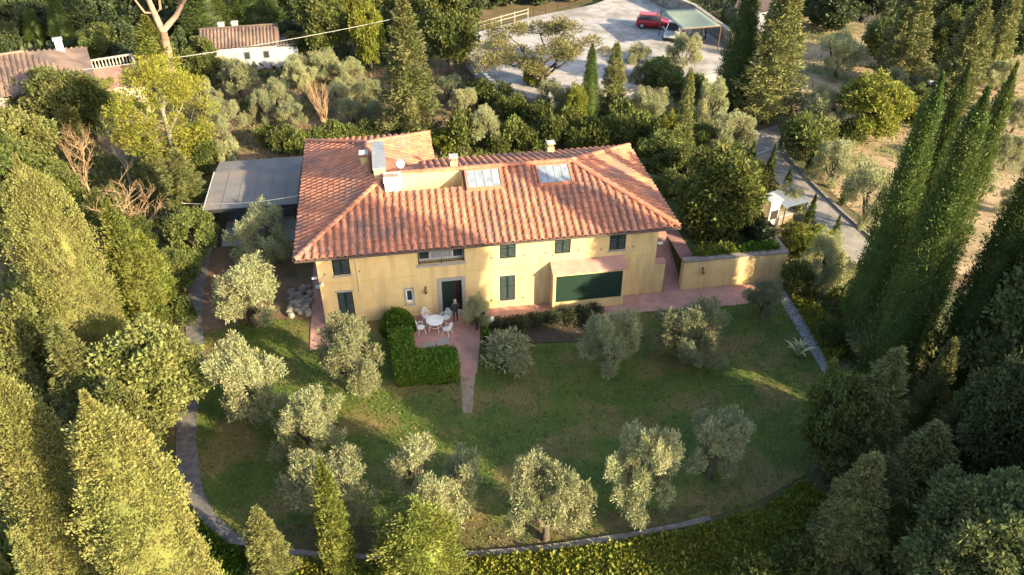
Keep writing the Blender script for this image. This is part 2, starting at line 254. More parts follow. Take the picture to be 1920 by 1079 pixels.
 ('dark', 52.44, 82.41, 0, 4.99, 3.31, 'dark tree on the upper slope behind the one side lit conifer', 'trees along the upper edge of the slope'),
 ('dark', 33.43, 94.77, 0, 4.85, 3.72, 'dark tree on the upper slope behind the one side lit conifer', 'trees along the upper edge of the slope'),
 ('dark', 37.13, 97.81, 0, 5.25, 3.81, 'dark tree on the upper slope behind the one side lit conifer', 'trees along the upper edge of the slope'),
 ('dark', -3.56, 99.93, 0, 4.72, 4.53, 'dark tree bordering the car park behind the rail fence', 'trees behind the car park'),
 ('dark', -0.65, 101.02, 0, 4.44, 5.23, 'dark tree bordering the car park behind the wire fence', 'trees behind the car park'),
 ('dark', 3.29, 102.13, 0, 4.78, 5.27, 'dark tree bordering the car park behind the wire fence', 'trees behind the car park'),
 ('dark', 7.31, 103.25, 0, 5.13, 5.32, 'dark tree bordering the car park behind the wire fence', 'trees behind the car park'),
 ('dark', 11.43, 104.4, 0, 4.22, 4.71, 'dark tree bordering the car park behind the wire fence', 'trees behind the car park'),
 ('dark', -4.96, 94.77, 0, 4.26, 3.72, 'dark tree bordering the car park behind the rail fence', 'trees behind the car park'),
 ('dark', 25.07, 105.1, 0, 3.41, 4.07, 'dark tree bordering the car park behind the stone wall', 'trees behind the car park'),
 ('dark', 29.64, 104.4, 0, 3.59, 4.04, 'dark tree bordering the car park behind the stone wall', 'trees behind the car park'),
 ('dark', 22.88, 107.97, 0, 3.34, 4.16, 'dark tree bordering the car park behind the stone wall', 'trees behind the car park'),
 ('cyp', 19.81, 35.51, 0, 16.07, 2.22, 'tall dark cypress nearest the villa in the row', ''),
 ('cyp', 22.34, 38.0, 0, 15.77, 1.69, 'tall cypress with lit flank behind the first of the row', ''),
 ('cyp', 19.64, 31.51, 0, 17.06, 2.49, 'tall dark cypress third along the row', ''),
 ('cyp', 22.74, 35.03, 0, 16.8, 1.75, 'tall cypress with lit flank at the outer end of the row', ''),
 ('cyp', 22.66, 30.7, 0, 15.29, 2.53, 'shorter dark cypress standing apart beyond the row of tall ones', ''),
 ('holm', 25.67, 29.14, 0, 11.93, 7.29, 'huge dark holm oak beyond the lawn', ''),
 ('holm', 18.05, 17.72, 0, 8.03, 5.92, 'sunlit holm oak below the yellow lit cedar', ''),
 ('conifer', 16.84, 22.28, 0, 7.06, 4.7, 'yellow lit cedar below the huge holm oak', ''),
 ('conifer', 19.64, 27.32, 0, 7.23, 2.38, 'feathery cypress tip lit beside the huge holm oak', ''),
 ('conifer', 16.25, 25.63, 0, 8.06, 4.08, 'dark feathery cedar at the corner of the lawn', ''),
 ('conifer', 14.14, 21.31, 0, 6.44, 3.52, 'dark shaded cedar at the lawn corner beside the yellow hedge', ''),
 ('shrub', 11.98, 20.0, 0, 1.84, 2.44, 'dark bush below the yellow hedge', ''),
 ('shrub', 9.94, 19.13, 0, 2.38, 2.38, 'shaded bush under the yellow hedge end', ''),
 ('shrubg', 19.77, 35.03, 0, 2.34, 1.81, 'silvery bush at the foot of the tall cypress row', ''),
 ('shrub', 18.51, 35.99, 0, 1.59, 1.54, 'green bush beside the grey side path', ''),
 ('olive', 19.77, 41.29, 0, 4.01, 3.16, 'grey olive outside the garden wall corner', ''),
 ('yellow', 18.61, 44.33, 0, 2.71, 2.46, 'lime green bush outside the garden wall', ''),
 ('yellow', 20.29, 44.97, 0, 2.11, 2.49, 'lime green bush between garden wall and driveway', ''),
 ('shrub', 18.05, 41.0, 0, 2.25, 2.01, 'dark green bush against the garden wall corner', ''),
 ('broad', 14.79, 26.29, 0, 6.26, 2.72, 'shaded feathery tree at the lawn edge before the cedar', ''),
 ('olive', 19.7, 49.69, 0, 2.62, 2.43, 'small olive in front of the oven shelter roof', ''),
 ('olive', -28.11, 76.45, 0, 2.27, 3.68, 'olive hiding the cottage wall at its gable end', ''),
 ('olive', -20.53, 74.39, 0, 2.81, 3.18, 'olive before the cottage annex', ''),
 ('khaki', -42.38, 68.1, 0, 4.35, 4.53, 'leafy tree standing before the farmhouse eave', ''),
 ('khaki', -36.35, 68.1, 0, 3.28, 2.87, 'leafy tree between terrace balustrade and yellow pine', ''),
 ('holm', 21.05, 23.74, 0, 8.56, 4.58, 'dark rounded oak between the huge holm oak and the yellow lit cedar', ''),
 ('shrub', -19.94, 19.13, 0, 4.24, 3.19, 'dark bush at the foot of the half shaded tall cypress', ''),
 ('shrub', -17.46, 16.83, 0, 5.85, 3.15, 'dark bush between the two huge cypresses, lower of the pair', ''),
 ('cypsap', 19.02, 57.43, 0, 2.33, 0.47, 'thin young cypress along the driveway at the pale drain strip', 'young cypresses along the driveway'),
 ('cypsap', 19.75, 54.78, 0, 3.3, 0.45, 'thin young cypress along the driveway on the kerb side below an olive', 'young cypresses along the driveway'),
 ('cypsap', 20.92, 53.77, 0, 1.91, 0.44, 'thin young cypress along the driveway on the kerb side below an olive', 'young cypresses along the driveway'),
 ('cypsap', 21.27, 49.1, 0, 2.27, 0.42, 'thin young cypress along the driveway beside the oven shelter', 'young cypresses along the driveway'),
 ('cypsap', 21.97, 46.15, 0, 2.3, 0.4, 'thin young cypress along the driveway near the lime green bushes', 'young cypresses along the driveway'),
 ('cypsap', 23.46, 56.53, 0, 1.77, 0.46, 'thin young cypress along the driveway on the kerb side below an olive', 'young cypresses along the driveway'),
 ('cypsap', 24.55, 51.75, 0, 1.35, 0.43, 'thin young cypress along the driveway on the kerb side below an olive', 'young cypresses along the driveway'),
 ('cypsap', 19.0, 58.64, 0, 0.95, 0.48, 'thin young cypress along the driveway at the pale drain strip', 'young cypresses along the driveway'),
 ('rose', -0.79, 37.18, 0, 0.73, 1.08, 'low dark rose bush in the bed before the brick walk', 'rose bushes in the bed'),
 ('rose', -0.31, 36.69, 0, 1.2, 1.06, 'low dark rose bush in the bed before the brick walk', 'rose bushes in the bed'),
 ('rose', 0.16, 37.4, 0, 0.73, 1.08, 'low dark rose bush in the bed before the brick walk', 'rose bushes in the bed'),
 ('rose', 0.63, 36.91, 0, 1.2, 1.07, 'low dark rose bush in the bed before the brick walk', 'rose bushes in the bed'),
 ('rose', 1.12, 37.63, 0, 0.73, 1.08, 'low dark rose bush in the bed before the brick walk', 'rose bushes in the bed'),
 ('rose', 1.58, 37.13, 0, 1.21, 1.07, 'low dark rose bush in the bed before the brick walk', 'rose bushes in the bed'),
 ('rose', 2.08, 37.85, 0, 0.73, 1.09, 'low dark rose bush in the bed before the brick walk', 'rose bushes in the bed'),
 ('rose', 2.53, 37.35, 0, 1.21, 1.08, 'low dark rose bush in the bed before the brick walk', 'rose bushes in the bed'),
 ('rose', 3.05, 38.08, 0, 0.73, 1.09, 'low dark rose bush in the bed before the brick walk', 'rose bushes in the bed'),
 ('rose', 3.5, 37.58, 0, 1.21, 1.08, 'low dark rose bush in the bed before the brick walk', 'rose bushes in the bed'),
 ('rose', 4.03, 38.31, 0, 0.73, 1.1, 'low dark rose bush in the bed before the brick walk', 'rose bushes in the bed'),
 ('rose', 4.47, 37.8, 0, 1.21, 1.08, 'low dark rose bush in the bed before the brick walk', 'rose bushes in the bed'),
 ('rose', 5.02, 38.55, 0, 0.74, 1.1, 'low dark rose bush in the bed before the brick walk', 'rose bushes in the bed'),
 ('holm', 26.5, 16.0, 0, 23, 7.5, 'unseen tall oak added to shade the villa front', ''),  # out of view, placed to cast shade on the villa front
 ('cyp', 31.5, 14.2, 0, 23, 4.5, 'unseen tall cypress added to shade the villa front', ''),  # also out of view, added for its shadow on the facade
]
# ---------------------------------------------------------------- helpers
class MB:
    def __init__(s): s.v = []; s.f = []
    def add(s, vs, fs):
        n = len(s.v); s.v += [tuple(v) for v in vs]; s.f += [tuple(i+n for i in f) for f in fs]; return s
    def box(s, x0, x1, y0, y1, z0, z1, M=None):
        vs = [(x, y, z) for z in (z0, z1) for x, y in ((x0, y0), (x1, y0), (x1, y1), (x0, y1))]
        if M: vs = [M @ Vector(v) for v in vs]
        return s.add(vs, [(3, 2, 1, 0), (4, 5, 6, 7), (0, 1, 5, 4), (1, 2, 6, 5), (2, 3, 7, 6), (3, 0, 4, 7)])
    def prism(s, pts, z0, z1):
        n = len(pts)
        a = sum(pts[i][0]*pts[(i+1) % n][1]-pts[(i+1) % n][0]*pts[i][1] for i in range(n))
        if a < 0: pts = pts[::-1]
        vs = [(x, y, z0) for x, y in pts] + [(x, y, z1) for x, y in pts]
        return s.add(vs, [tuple(range(n))[::-1], tuple(range(n, 2*n))] + [(i, (i+1) % n, n+(i+1) % n, n+i) for i in range(n)])
    def tube(s, pts, rs, n=6, cap=True):
        pts = [Vector(p) for p in pts]
        if not hasattr(rs, '__len__'): rs = [rs]*len(pts)
        vs = []; fs = []
        for i, p in enumerate(pts):
            d = (pts[min(i+1, len(pts)-1)] - pts[max(i-1, 0)])
            d = d.normalized() if d.length > 1e-6 else Vector((0, 0, 1))
            a = d.cross(Vector((0.31, 0.95, 0.05)) if abs(d.z) > .9 else Vector((0, 0, 1))).normalized(); b = d.cross(a)
            for k in range(n):
                t = 2*math.pi*k/n; vs.append(p + (a*math.cos(t)+b*math.sin(t))*rs[i])
        for i in range(len(pts)-1):
            for k in range(n): fs.append((i*n+k, i*n+(k+1) % n, (i+1)*n+(k+1) % n, (i+1)*n+k))
        if cap: fs += [tuple(range(n)), tuple(range((len(pts)-1)*n, len(pts)*n))[::-1]]
        return s.add(vs, fs)
    def lathe(s, prof, c=(0, 0, 0), n=14, sx=1, sy=1):
        vs = []; fs = []
        for r, z in prof:
            for k in range(n):
                t = 2*math.pi*k/n; vs.append((c[0]+r*sx*math.cos(t), c[1]+r*sy*math.sin(t), c[2]+z))
        m = len(prof)
        for i in range(m-1):
            for k in range(n): fs.append((i*n+k, i*n+(k+1) % n, (i+1)*n+(k+1) % n, (i+1)*n+k))
        fs += [tuple(range(n))[::-1], tuple(range((m-1)*n, m*n))]
        return s.add(vs, fs)
    def mesh(s, name, mat, smooth=False):
        me = bpy.data.meshes.new(name); me.from_pydata(s.v, [], s.f); me.update()
        if mat: me.materials.append(mat)
        if smooth: me.polygons.foreach_set('use_smooth', [True]*len(me.polygons))
        return me
    def build(s, name, mat, parent=None, smooth=False):
        return link(name, s.mesh(name, mat, smooth), parent)
def link(name, me, parent=None, loc=None, rot=None, scale=None):
    o = bpy.data.objects.new(name, me); C.objects.link(o)
    if parent: o.parent = parent
    if loc is not None: o.location = loc
    if rot is not None: o.rotation_euler = rot
    if scale is not None: o.scale = scale
    return o
def tag(o, label=None, cat=None, group=None, kind=None):
    if label: o['label'] = label
    if cat: o['category'] = cat
    if group: o['group'] = group
    if kind: o['kind'] = kind
    return o
def thing(name, label, cat, loc=(0, 0, 0), rz=0, group=None):
    o = link(name, None, None, loc, (0, 0, rz)); o.empty_display_size = .3
    return tag(o, label, cat, group)
def npmesh(name, V, F, mat, extra=None):
    """V (n,3), F (m,k) arrays -> mesh"""
    me = bpy.data.meshes.new(name)
    V = np.asarray(V, np.float32); F = np.asarray(F, np.int32); k = F.shape[1]
    me.vertices.add(len(V)); me.vertices.foreach_set('co', V.ravel())
    me.loops.add(F.size); me.loops.foreach_set('vertex_index', F.ravel())
    me.polygons.add(len(F)); me.polygons.foreach_set('loop_start', np.arange(0, F.size, k, dtype=np.int32))
    me.polygons.foreach_set('loop_total', np.full(len(F), k, np.int32))
    me.update(calc_edges=True)
    if mat: me.materials.append(mat)
    return me

# ---------------------------------------------------------------- materials
MATS = {}
def mat(name, c1, c2=None, scale=2.0, rough=.8, bump=0.0, bscale=None, detail=6, spec=.3, metal=0.0, c3=None, s3=.3, island=0.0, contrast=(.35, .65)):
    if name in MATS: return MATS[name]
    m = bpy.data.materials.new(name); m.use_nodes = True; MATS[name] = m
    N = m.node_tree.nodes; L = m.node_tree.links; b = N['Principled BSDF']
    b.inputs['Roughness'].default_value = rough; b.inputs['Metallic'].default_value = metal
    b.inputs['Specular IOR Level'].default_value = spec
    tc = N.new('ShaderNodeTexCoord')
    ge = N.new('ShaderNodeNewGeometry')
    col = None
    def noise(s):
        n = N.new('ShaderNodeTexNoise'); n.inputs['Scale'].default_value = s; n.inputs['Detail'].default_value = detail
        L.new(ge.outputs['Position'], n.inputs['Vector']); return n
    def ramp(src, a=.35, z=.65):
        r = N.new('ShaderNodeMapRange'); r.inputs[1].default_value = a; r.inputs[2].default_value = z
        L.new(src, r.inputs[0]); return r.outputs[0]
    def mix(f, a, bb):
        x = N.new('ShaderNodeMix'); x.data_type = 'RGBA'
        for i, q in ((6, a), (7, bb)):
            if isinstance(q, tuple): x.inputs[i].default_value = (*q, 1)
            else: L.new(q, x.inputs[i])
        if isinstance(f, float): x.inputs[0].default_value = f
        else: L.new(f, x.inputs[0])
        return x.outputs[2]
    col = c1
    if c2: col = mix(ramp(noise(scale).outputs[0], *contrast), c1, c2)
    if c3: col = mix(ramp(noise(s3).outputs[0], .48, .62), col, c3)
    if island:
        oi = N.new('ShaderNodeObjectInfo')
        ad = N.new('ShaderNodeMath'); ad.operation = 'ADD'; L.new(ge.outputs['Random Per Island'], ad.inputs[0]); L.new(oi.outputs['Random'], ad.inputs[1])
        fr = N.new('ShaderNodeMath'); fr.operation = 'FRACT'; L.new(ad.outputs[0], fr.inputs[0])
        hs = N.new('ShaderNodeHueSaturation')
        mr = N.new('ShaderNodeMapRange'); mr.inputs[3].default_value = 1-island; mr.inputs[4].default_value = 1+island
        L.new(fr.outputs[0], mr.inputs[0]); L.new(mr.outputs[0], hs.inputs['Value'])
        if isinstance(col, tuple): hs.inputs['Color'].default_value = (*col, 1)
        else: L.new(col, hs.inputs['Color'])
        col = hs.outputs[0]
    if isinstance(col, tuple): b.inputs['Base Color'].default_value = (*col, 1)
    else: L.new(col, b.inputs['Base Color'])
    if bump:
        bp = N.new('ShaderNodeBump'); bp.inputs['Strength'].default_value = min(1, bump); bp.inputs['Distance'].default_value = .05
        L.new(noise(bscale or scale*4).outputs[0], bp.inputs['Height']); L.new(bp.outputs[0], b.inputs['Normal'])
    return m
def brickmat(name, c1, c2, cm, w_, h_, mortar=.02, rot=0.0, off=.5, rough=.8):
    m = mat(name, c1, rough=rough); N = m.node_tree.nodes; L = m.node_tree.links; b = N['Principled BSDF']
    ge = N.new('ShaderNodeNewGeometry'); mp = N.new('ShaderNodeMapping'); mp.inputs['Rotation'].default_value = (0, 0, rot)
    L.new(ge.outputs['Position'], mp.inputs[0])
    t = N.new('ShaderNodeTexBrick'); L.new(mp.outputs[0], t.inputs['Vector'])
    t.inputs['Color1'].default_value = (*c1, 1); t.inputs['Color2'].default_value = (*c2, 1); t.inputs['Mortar'].default_value = (*cm, 1)
    t.inputs['Scale'].default_value = 1; t.inputs['Brick Width'].default_value = w_; t.inputs['Row Height'].default_value = h_
    t.inputs['Mortar Size'].default_value = mortar; t.offset = off
    n = N.new('ShaderNodeTexNoise'); n.inputs['Scale'].default_value = .9; n.inputs['Detail'].default_value = 8; L.new(ge.outputs['Position'], n.inputs['Vector'])
    hs = N.new('ShaderNodeHueSaturation'); mr = N.new('ShaderNodeMapRange'); mr.inputs[1].default_value = .3; mr.inputs[2].default_value = .7; mr.inputs[3].default_value = .75; mr.inputs[4].default_value = 1.2
    L.new(n.outputs[0], mr.inputs[0]); L.new(mr.outputs[0], hs.inputs['Value']); L.new(t.outputs[0], hs.inputs['Color'])
    L.new(hs.outputs[0], b.inputs['Base Color'])
    return m
def leafmat(name, c1, c2, trans=.3, c3=None):
    if name in MATS: return MATS[name]
    m = bpy.data.materials.new(name); m.use_nodes = True; MATS[name] = m
    N = m.node_tree.nodes; L = m.node_tree.links; b = N['Principled BSDF']; out = N['Material Output']
    b.inputs['Roughness'].default_value = .55; b.inputs['Specular IOR Level'].default_value = .25
    ge = N.new('ShaderNodeNewGeometry'); oi = N.new('ShaderNodeObjectInfo')
    x = N.new('ShaderNodeMix'); x.data_type = 'RGBA'; L.new(ge.outputs['Random Per Island'], x.inputs[0])
    x.inputs[6].default_value = (*c1, 1); x.inputs[7].default_value = (*c2, 1)
    n = N.new('ShaderNodeTexNoise'); n.inputs['Scale'].default_value = .55; n.inputs['Detail'].default_value = 3
    L.new(ge.outputs['Position'], n.inputs['Vector'])
    hs = N.new('ShaderNodeHueSaturation')
    mr = N.new('ShaderNodeMapRange'); mr.inputs[3].default_value = .75; mr.inputs[4].default_value = 1.3; L.new(oi.outputs['Random'], mr.inputs[0])
    mh = N.new('ShaderNodeMapRange'); mh.inputs[1].default_value = .3; mh.inputs[2].default_value = .7; mh.inputs[3].default_value = .475; mh.inputs[4].default_value = .515
    L.new(n.outputs[0], mh.inputs[0]); L.new(mh.outputs[0], hs.inputs['Hue']); L.new(mr.outputs[0], hs.inputs['Value']); L.new(x.outputs[2], hs.inputs['Color'])
    L.new(hs.outputs[0], b.inputs['Base Color'])
    tr = N.new('ShaderNodeBsdfTranslucent'); L.new(hs.outputs[0], tr.inputs[0])
    mx = N.new('ShaderNodeMixShader'); mx.inputs[0].default_value = trans
    L.new(b.outputs[0], mx.inputs[1]); L.new(tr.outputs[0], mx.inputs[2]); L.new(mx.outputs[0], out.inputs[0])
    return m

M_soil = mat('earth', (.17, .105, .058), (.085, .075, .03), .35, .95, .6, 6, c3=(.055, .065, .02), s3=.12)
M_field = mat('dry_field', (.36, .25, .15), (.24, .17, .085), .5, .95, .6, 5, c3=(.12, .12, .045), s3=.16)
M_lawn = mat('lawn', (.095, .12, .02), (.06, .092, .015), .8, .9, .7, 14, c3=(.175, .128, .045), s3=.3)
M_brownlawn = mat('worn_grass', (.135, .095, .045), (.075, .08, .022), .9, .95, .6, 10)
M_stone = mat('path_stone', (.16, .145, .135), (.10, .09, .085), 3, .9, .6, 12)
M_kerb = mat('kerb_stone', (.24, .21, .18), (.13, .12, .10), 4, .9, .7, 14)
M_gravel = mat('pale_concrete', (.37, .335, .31), (.29, .262, .243), 1.3, .9, .4, 9, c3=(.21, .185, .16), s3=.4)
M_drive = mat('driveway_gravel', (.27, .24, .205), (.20, .175, .15), 1.4, .95, .5, 16)
M_terra = brickmat('terracotta_paving', (.45, .235, .18), (.39, .20, .155), (.33, .21, .17), .3, .15, .012, R(9.2))
M_brickwalk = brickmat('brick_ramp', (.33, .15, .125), (.25, .115, .10), (.27, .18, .15), .25, .07, .012, R(54.2))
M_wall = mat('ochre_plaster', (.68, .485, .225), (.61, .43, .195), 1.4, .9, .2, 20, c3=(.54, .38, .175), s3=.45, contrast=(.3, .7))
M_wallcap = mat('coping', (.25, .20, .17), (.17, .14, .12), 3, .9, .4)
M_stonetrim = mat('grey_stone_trim', (.36, .32, .27), (.29, .26, .22), 3, .85, .2)
M_tile = mat('terracotta_tile', (.50, .20, .105), (.41, .15, .085), 1.3, .82, .3, 25, c3=(.255, .13, .095), s3=.45, island=.18)
M_tilepan = mat('terracotta_pan', (.34, .135, .08), (.21, .095, .065), 1.7, .85, .4, 16, c3=(.14, .085, .065), s3=.6)
M_oldtile = mat('weathered_shaded_tile', (.135, .088, .07), (.085, .062, .054), 2.0, .9, .4, 12, island=.3, c3=(.18, .12, .09), s3=.5)  # old tile darkened further, shade over the roofs put into the colour
M_green = mat('dark_green_paint', (.010, .028, .022), rough=.35, spec=.5)
M_louver = mat('sky_tinted_slat', (.19, .225, .225), (.15, .18, .18), 5, rough=.4, spec=.4)  # slats greyed blue, the sky's reflection put into the paint colour
M_roller = mat('roller_slat', (.009, .026, .015), rough=.6, spec=.1)
M_white = mat('white_paint', (.78, .77, .73), (.68, .67, .64), 3, .5)
M_whiteplaster = mat('white_plaster', (.72, .70, .66), (.60, .58, .55), 1.2, .9)
M_glass = mat('window_glass', (.03, .04, .05), rough=.08, spec=.8)
M_skyglass = mat('skylight_sheet', (.27, .30, .32), (.18, .20, .22), 2.2, .3, spec=.5)
M_curtain = mat('curtain', (.5, .5, .5), (.38, .38, .39), 6, .8)
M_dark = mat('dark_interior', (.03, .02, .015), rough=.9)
M_iron = mat('wrought_iron', (.025, .025, .027), rough=.5, spec=.5)
M_galv = mat('galvanised', (.35, .36, .37), rough=.4, metal=.7)
M_greyroof = mat('bitumen_roof', (.165, .153, .143), (.13, .122, .116), 1.2, .9, .3, 20, c3=(.19, .155, .13), s3=.3)
M_canopy = mat('green_canopy_cloth', (.145, .175, .145), (.12, .15, .125), .8, .8)
M_rubble = mat('rubble_stone', (.30, .26, .21), (.19, .165, .14), 2.2, .95, .6, 9, island=.25)
M_conc = mat('concrete_wall', (.40, .385, .37), (.30, .29, .28), 1.1, .9, .3)
M_wood = mat('weathered_wood', (.22, .16, .11), (.14, .10, .07), 6, .85)
M_shadewhite = mat('shaded_white_plaster', (.36, .36, .37), (.28, .28, .29), 1.2, .9)  # white plaster darkened, shade on the wall put into its colour
M_bark = mat('bark', (.115, .085, .06), (.06, .045, .035), 9, .95, .8, 25)
M_barkpink = mat('pine_bark', (.36, .225, .16), (.22, .14, .105), 3, .9, .7, 10)
M_twig = mat('dry_twig', (.37, .235, .13), (.25, .16, .095), 4, .9)
M_greytwig = mat('grey_twig', (.28, .25, .22), (.19, .17, .15), 4, .9)
M_pot = mat('terracotta_pot', (.42, .18, .10), (.34, .14, .08), 5, .8)
M_rubber = mat('tyre_rubber', (.018, .018, .018), rough=.8)
M_red = mat('red_car_paint', (.30, .006, .012), rough=.2, spec=.6)
M_silver = mat('silver_car_paint', (.42, .42, .42), rough=.25, metal=.3)
M_blackpaint = mat('black_car_paint', (.02, .02, .022), rough=.2, spec=.6)
M_whitepaint = mat('white_car_paint', (.72, .72, .72), rough=.25, spec=.5)
M_lamp = mat('lens_clear', (.6, .6, .58), rough=.15, spec=.7)
M_tail = mat('lens_red', (.4, .01, .01), rough=.2, spec=.6)
M_skin = mat('skin', (.50, .30, .22), rough=.6)
M_cloth = mat('dark_clothes', (.035, .035, .042), (.05, .05, .06), 9, .9)
M_hair = mat('hair', (.30, .26, .23), rough=.7)

def streaks(m, v):
    N = m.node_tree.nodes; L = m.node_tree.links
    n = [q for q in N if q.type == 'TEX_NOISE'][1]; g = [q for q in N if q.type == 'NEW_GEOMETRY'][0]
    mp = N.new('ShaderNodeMapping'); mp.inputs['Scale'].default_value = v; L.new(g.outputs['Position'], mp.inputs[0]); L.new(mp.outputs[0], n.inputs['Vector'])
streaks(M_wall, (4.5, 4.5, .7))
def cracks(m, scale, col):
    N = m.node_tree.nodes; L = m.node_tree.links; b = N['Principled BSDF']; src = b.inputs['Base Color'].links[0].from_socket
    g = N.new('ShaderNodeNewGeometry'); nz = N.new('ShaderNodeTexNoise'); nz.inputs['Scale'].default_value = 1.1; L.new(g.outputs['Position'], nz.inputs['Vector'])
    mx = N.new('ShaderNodeMix'); mx.data_type = 'VECTOR'; mx.inputs[0].default_value = .35; L.new(g.outputs['Position'], mx.inputs[4]); L.new(nz.outputs['Color'], mx.inputs[5])
    v = N.new('ShaderNodeTexVoronoi'); v.feature = 'DISTANCE_TO_EDGE'; v.inputs['Scale'].default_value = scale; L.new(mx.outputs[1], v.inputs['Vector'])
    r = N.new('ShaderNodeMapRange'); r.inputs[1].default_value = .0; r.inputs[2].default_value = .03; r.inputs[3].default_value = .75; r.inputs[4].default_value = 0; L.new(v.outputs['Distance'], r.inputs[0])
    c = N.new('ShaderNodeMix'); c.data_type = 'RGBA'; L.new(r.outputs[0], c.inputs[0]); L.new(src, c.inputs[6]); c.inputs[7].default_value = (*col, 1); L.new(c.outputs[2], b.inputs['Base Color'])
cracks(M_gravel, .42, (.17, .15, .13))
LF = dict(
 olive=leafmat('olive_leaf', (.325, .32, .155), (.215, .23, .115), .3),
 cyp=leafmat('cypress_spray', (.095, .13, .03), (.058, .088, .022), .25),
 bulky=leafmat('sunny_cypress_spray', (.235, .225, .07), (.155, .16, .046), .25),
 conifer=leafmat('conifer_spray', (.17, .17, .055), (.10, .112, .036), .25),
 broad=leafmat('broad_leaf', (.13, .148, .036), (.08, .10, .026), .35),
 khaki=leafmat('khaki_leaf', (.19, .195, .06), (.115, .13, .038), .3),
 lit=leafmat('sunlit_cypress_spray', (.16, .175, .035), (.105, .12, .025), .25),  # cypress green lightened, sunlight put into the leaf colour
 dark=leafmat('wood_leaf', (.07, .09, .034), (.045, .062, .026), .25),
 yellow=leafmat('lime_leaf', (.205, .215, .032), (.13, .15, .025), .35),
 pine=leafmat('pine_needle', (.25, .245, .03), (.18, .18, .028), .25),
 airy=leafmat('amber_needle', (.22, .18, .055), (.115, .125, .038), .25),
 magnolia=leafmat('magnolia_leaf', (.15, .15, .026), (.05, .075, .018), .25),
 holm=leafmat('holm_leaf', (.12, .135, .045), (.07, .088, .032), .28),
 rose=leafmat('rose_leaf', (.07, .085, .035), (.045, .055, .026), .25),
 hedge=leafmat('box_leaf', (.125, .20, .02), (.075, .14, .015), .3),
 ivy=leafmat('ivy_leaf', (.19, .185, .022), (.115, .135, .02), .3),
 grass=leafmat('grass_blade', (.125, .15, .026), (.07, .105, .018), .35),
 weed=leafmat('dry_weed', (.25, .20, .085), (.10, .115, .036), .3))

# ---------------------------------------------------------------- foliage meshes
def unit(a): return a/np.maximum(np.linalg.norm(a, axis=1, keepdims=True), 1e-6)
def rsph(n): return unit(rng.normal(size=(n, 3)))
def rhombs(P, D, L, W, jit=.5):
    """leaf shaped rhombi from points P along directions D"""
    n = len(P); t = unit(D + jit*rng.normal(size=(n, 3))); b = unit(np.cross(t, rng.normal(size=(n, 3))))
    k = .5+1.15*rng.random(n)**1.6; L = (L*k*(.85+.3*rng.random(n)))[:, None]; W = (W*k*(.85+.3*rng.random(n)))[:, None]
    m = P + t*L*.45
    V = np.stack([P, m+b*W*.5, P+t*L, m-b*W*.5], 1).reshape(-1, 3)
    return V, np.arange(4*n).reshape(n, 4)
def join(parts):
    V = []; F = []; k = 0
    for v, f in parts:
        V.append(np.asarray(v)); F.append(np.asarray(f)+k); k += len(v)
    return np.concatenate(V), np.concatenate(F)
def blobs(cent, rad, per, L, W, up=.4, sq=.8, jit=.6):
    Ps = []; Ds = []
    for c, r in zip(cent, rad):
        n = max(20, int(per*r*r)); d = rsph(n); q = rng.random((n, 1))**.33
        bump = 1 + .28*np.sin(d[:, :1]*5+c[0]*9)*np.sin(d[:, 1:2]*6+c[1]*7)
        p = np.array(c) + d*q*r*bump*np.array([1, 1, sq])
        Ps.append(p); Ds.append(d*(.4+q) + np.array([0, 0, up]))
    return rhombs(np.concatenate(Ps), np.concatenate(Ds), L, W, jit)
def revolve(prof, n=10, wob=.08):
    """inner foliage body: rows of (r,z)"""
    V = []; F = []
    for r, z in prof:
        for k in range(n):
            a = 2*math.pi*k/n; rr = r*(1+wob*rng.normal()); V.append((rr*math.cos(a), rr*math.sin(a), z))
    for i in range(len(prof)-1):
        for k in range(n): F.append((i*n+k, i*n+(k+1) % n, (i+1)*n+(k+1) % n, (i+1)*n+k))
    return np.array(V), np.array(F)
def limb(mb, a, b, r0, r1, wob=.15, seg=4, n=6):
    a = Vector(a); b = Vector(b); L = (b-a).length; pts = []; rs = []
    for i in range(seg+1):
        t = i/seg; p = a.lerp(b, t)
        if 0 < i < seg: p += Vector(rng.normal(size=3))*wob*L*.25
        pts.append(p); rs.append(r0+(r1-r0)*t)
    mb.tube(pts, rs, n); return pts
TREE = {}        # kind -> list of (trunk mesh, crown mesh, nominal height, nominal width)
def k_olive(vee=False):
    mb = MB(); H = 4.6
    limb(mb, (0, 0, -.1), (rng.normal()*.15, rng.normal()*.15, .95), .24, .17, .2)
    cents = []; rads = []
    nl = 4 if not vee else 3
    for i in range(nl):
        a = 2*math.pi*(i+.5*rng.random())/nl
        if vee: a = [2.9, .25, -1.4][i]
        e = Vector((math.cos(a)*1.1, math.sin(a)*1.1, 2.5+.4*rng.random()))
        limb(mb, (0, 0, .85), e, .12, .06, .25)
        for j in range(6 if not vee else 7):
            a2 = a + rng.normal()*.55; rr = 1.05+1.0*rng.random(); z = 1.05+2.9*rng.random()
            if z > 3.2: rr *= .78
            if j == 0 and not vee: rr *= .25; z = 3.6
            c = (math.cos(a2)*rr, math.sin(a2)*rr, z)
            limb(mb, e, c, .055, .015, .3, 3, 4); cents.append(c); rads.append(.4+.28*rng.random())
    small = [(np.array(c)+rsph(1)[0]*r*.95) for c, r in zip(cents, rads) for _ in range(3)]
    wisp = [(np.array(c)+rsph(1)[0]*r*np.array([1.1, 1.1, 1.2])) for c, r in zip(cents, rads) for _ in range(5)]
    V, F = join([blobs(cents, rads, 1500, .15, .044, .5, .85, .8), blobs(small, [.17+.15*rng.random() for _ in small], 2500, .15, .04, .6, 1.0, .7), blobs(wisp, [.10+.06*rng.random() for _ in wisp], 3800, .15, .036, .9, 2.4, .5)])
    return mb.mesh('olive_trunk', M_bark, True), npmesh('olive_crown', V, F, LF['olive']), H, 4.6
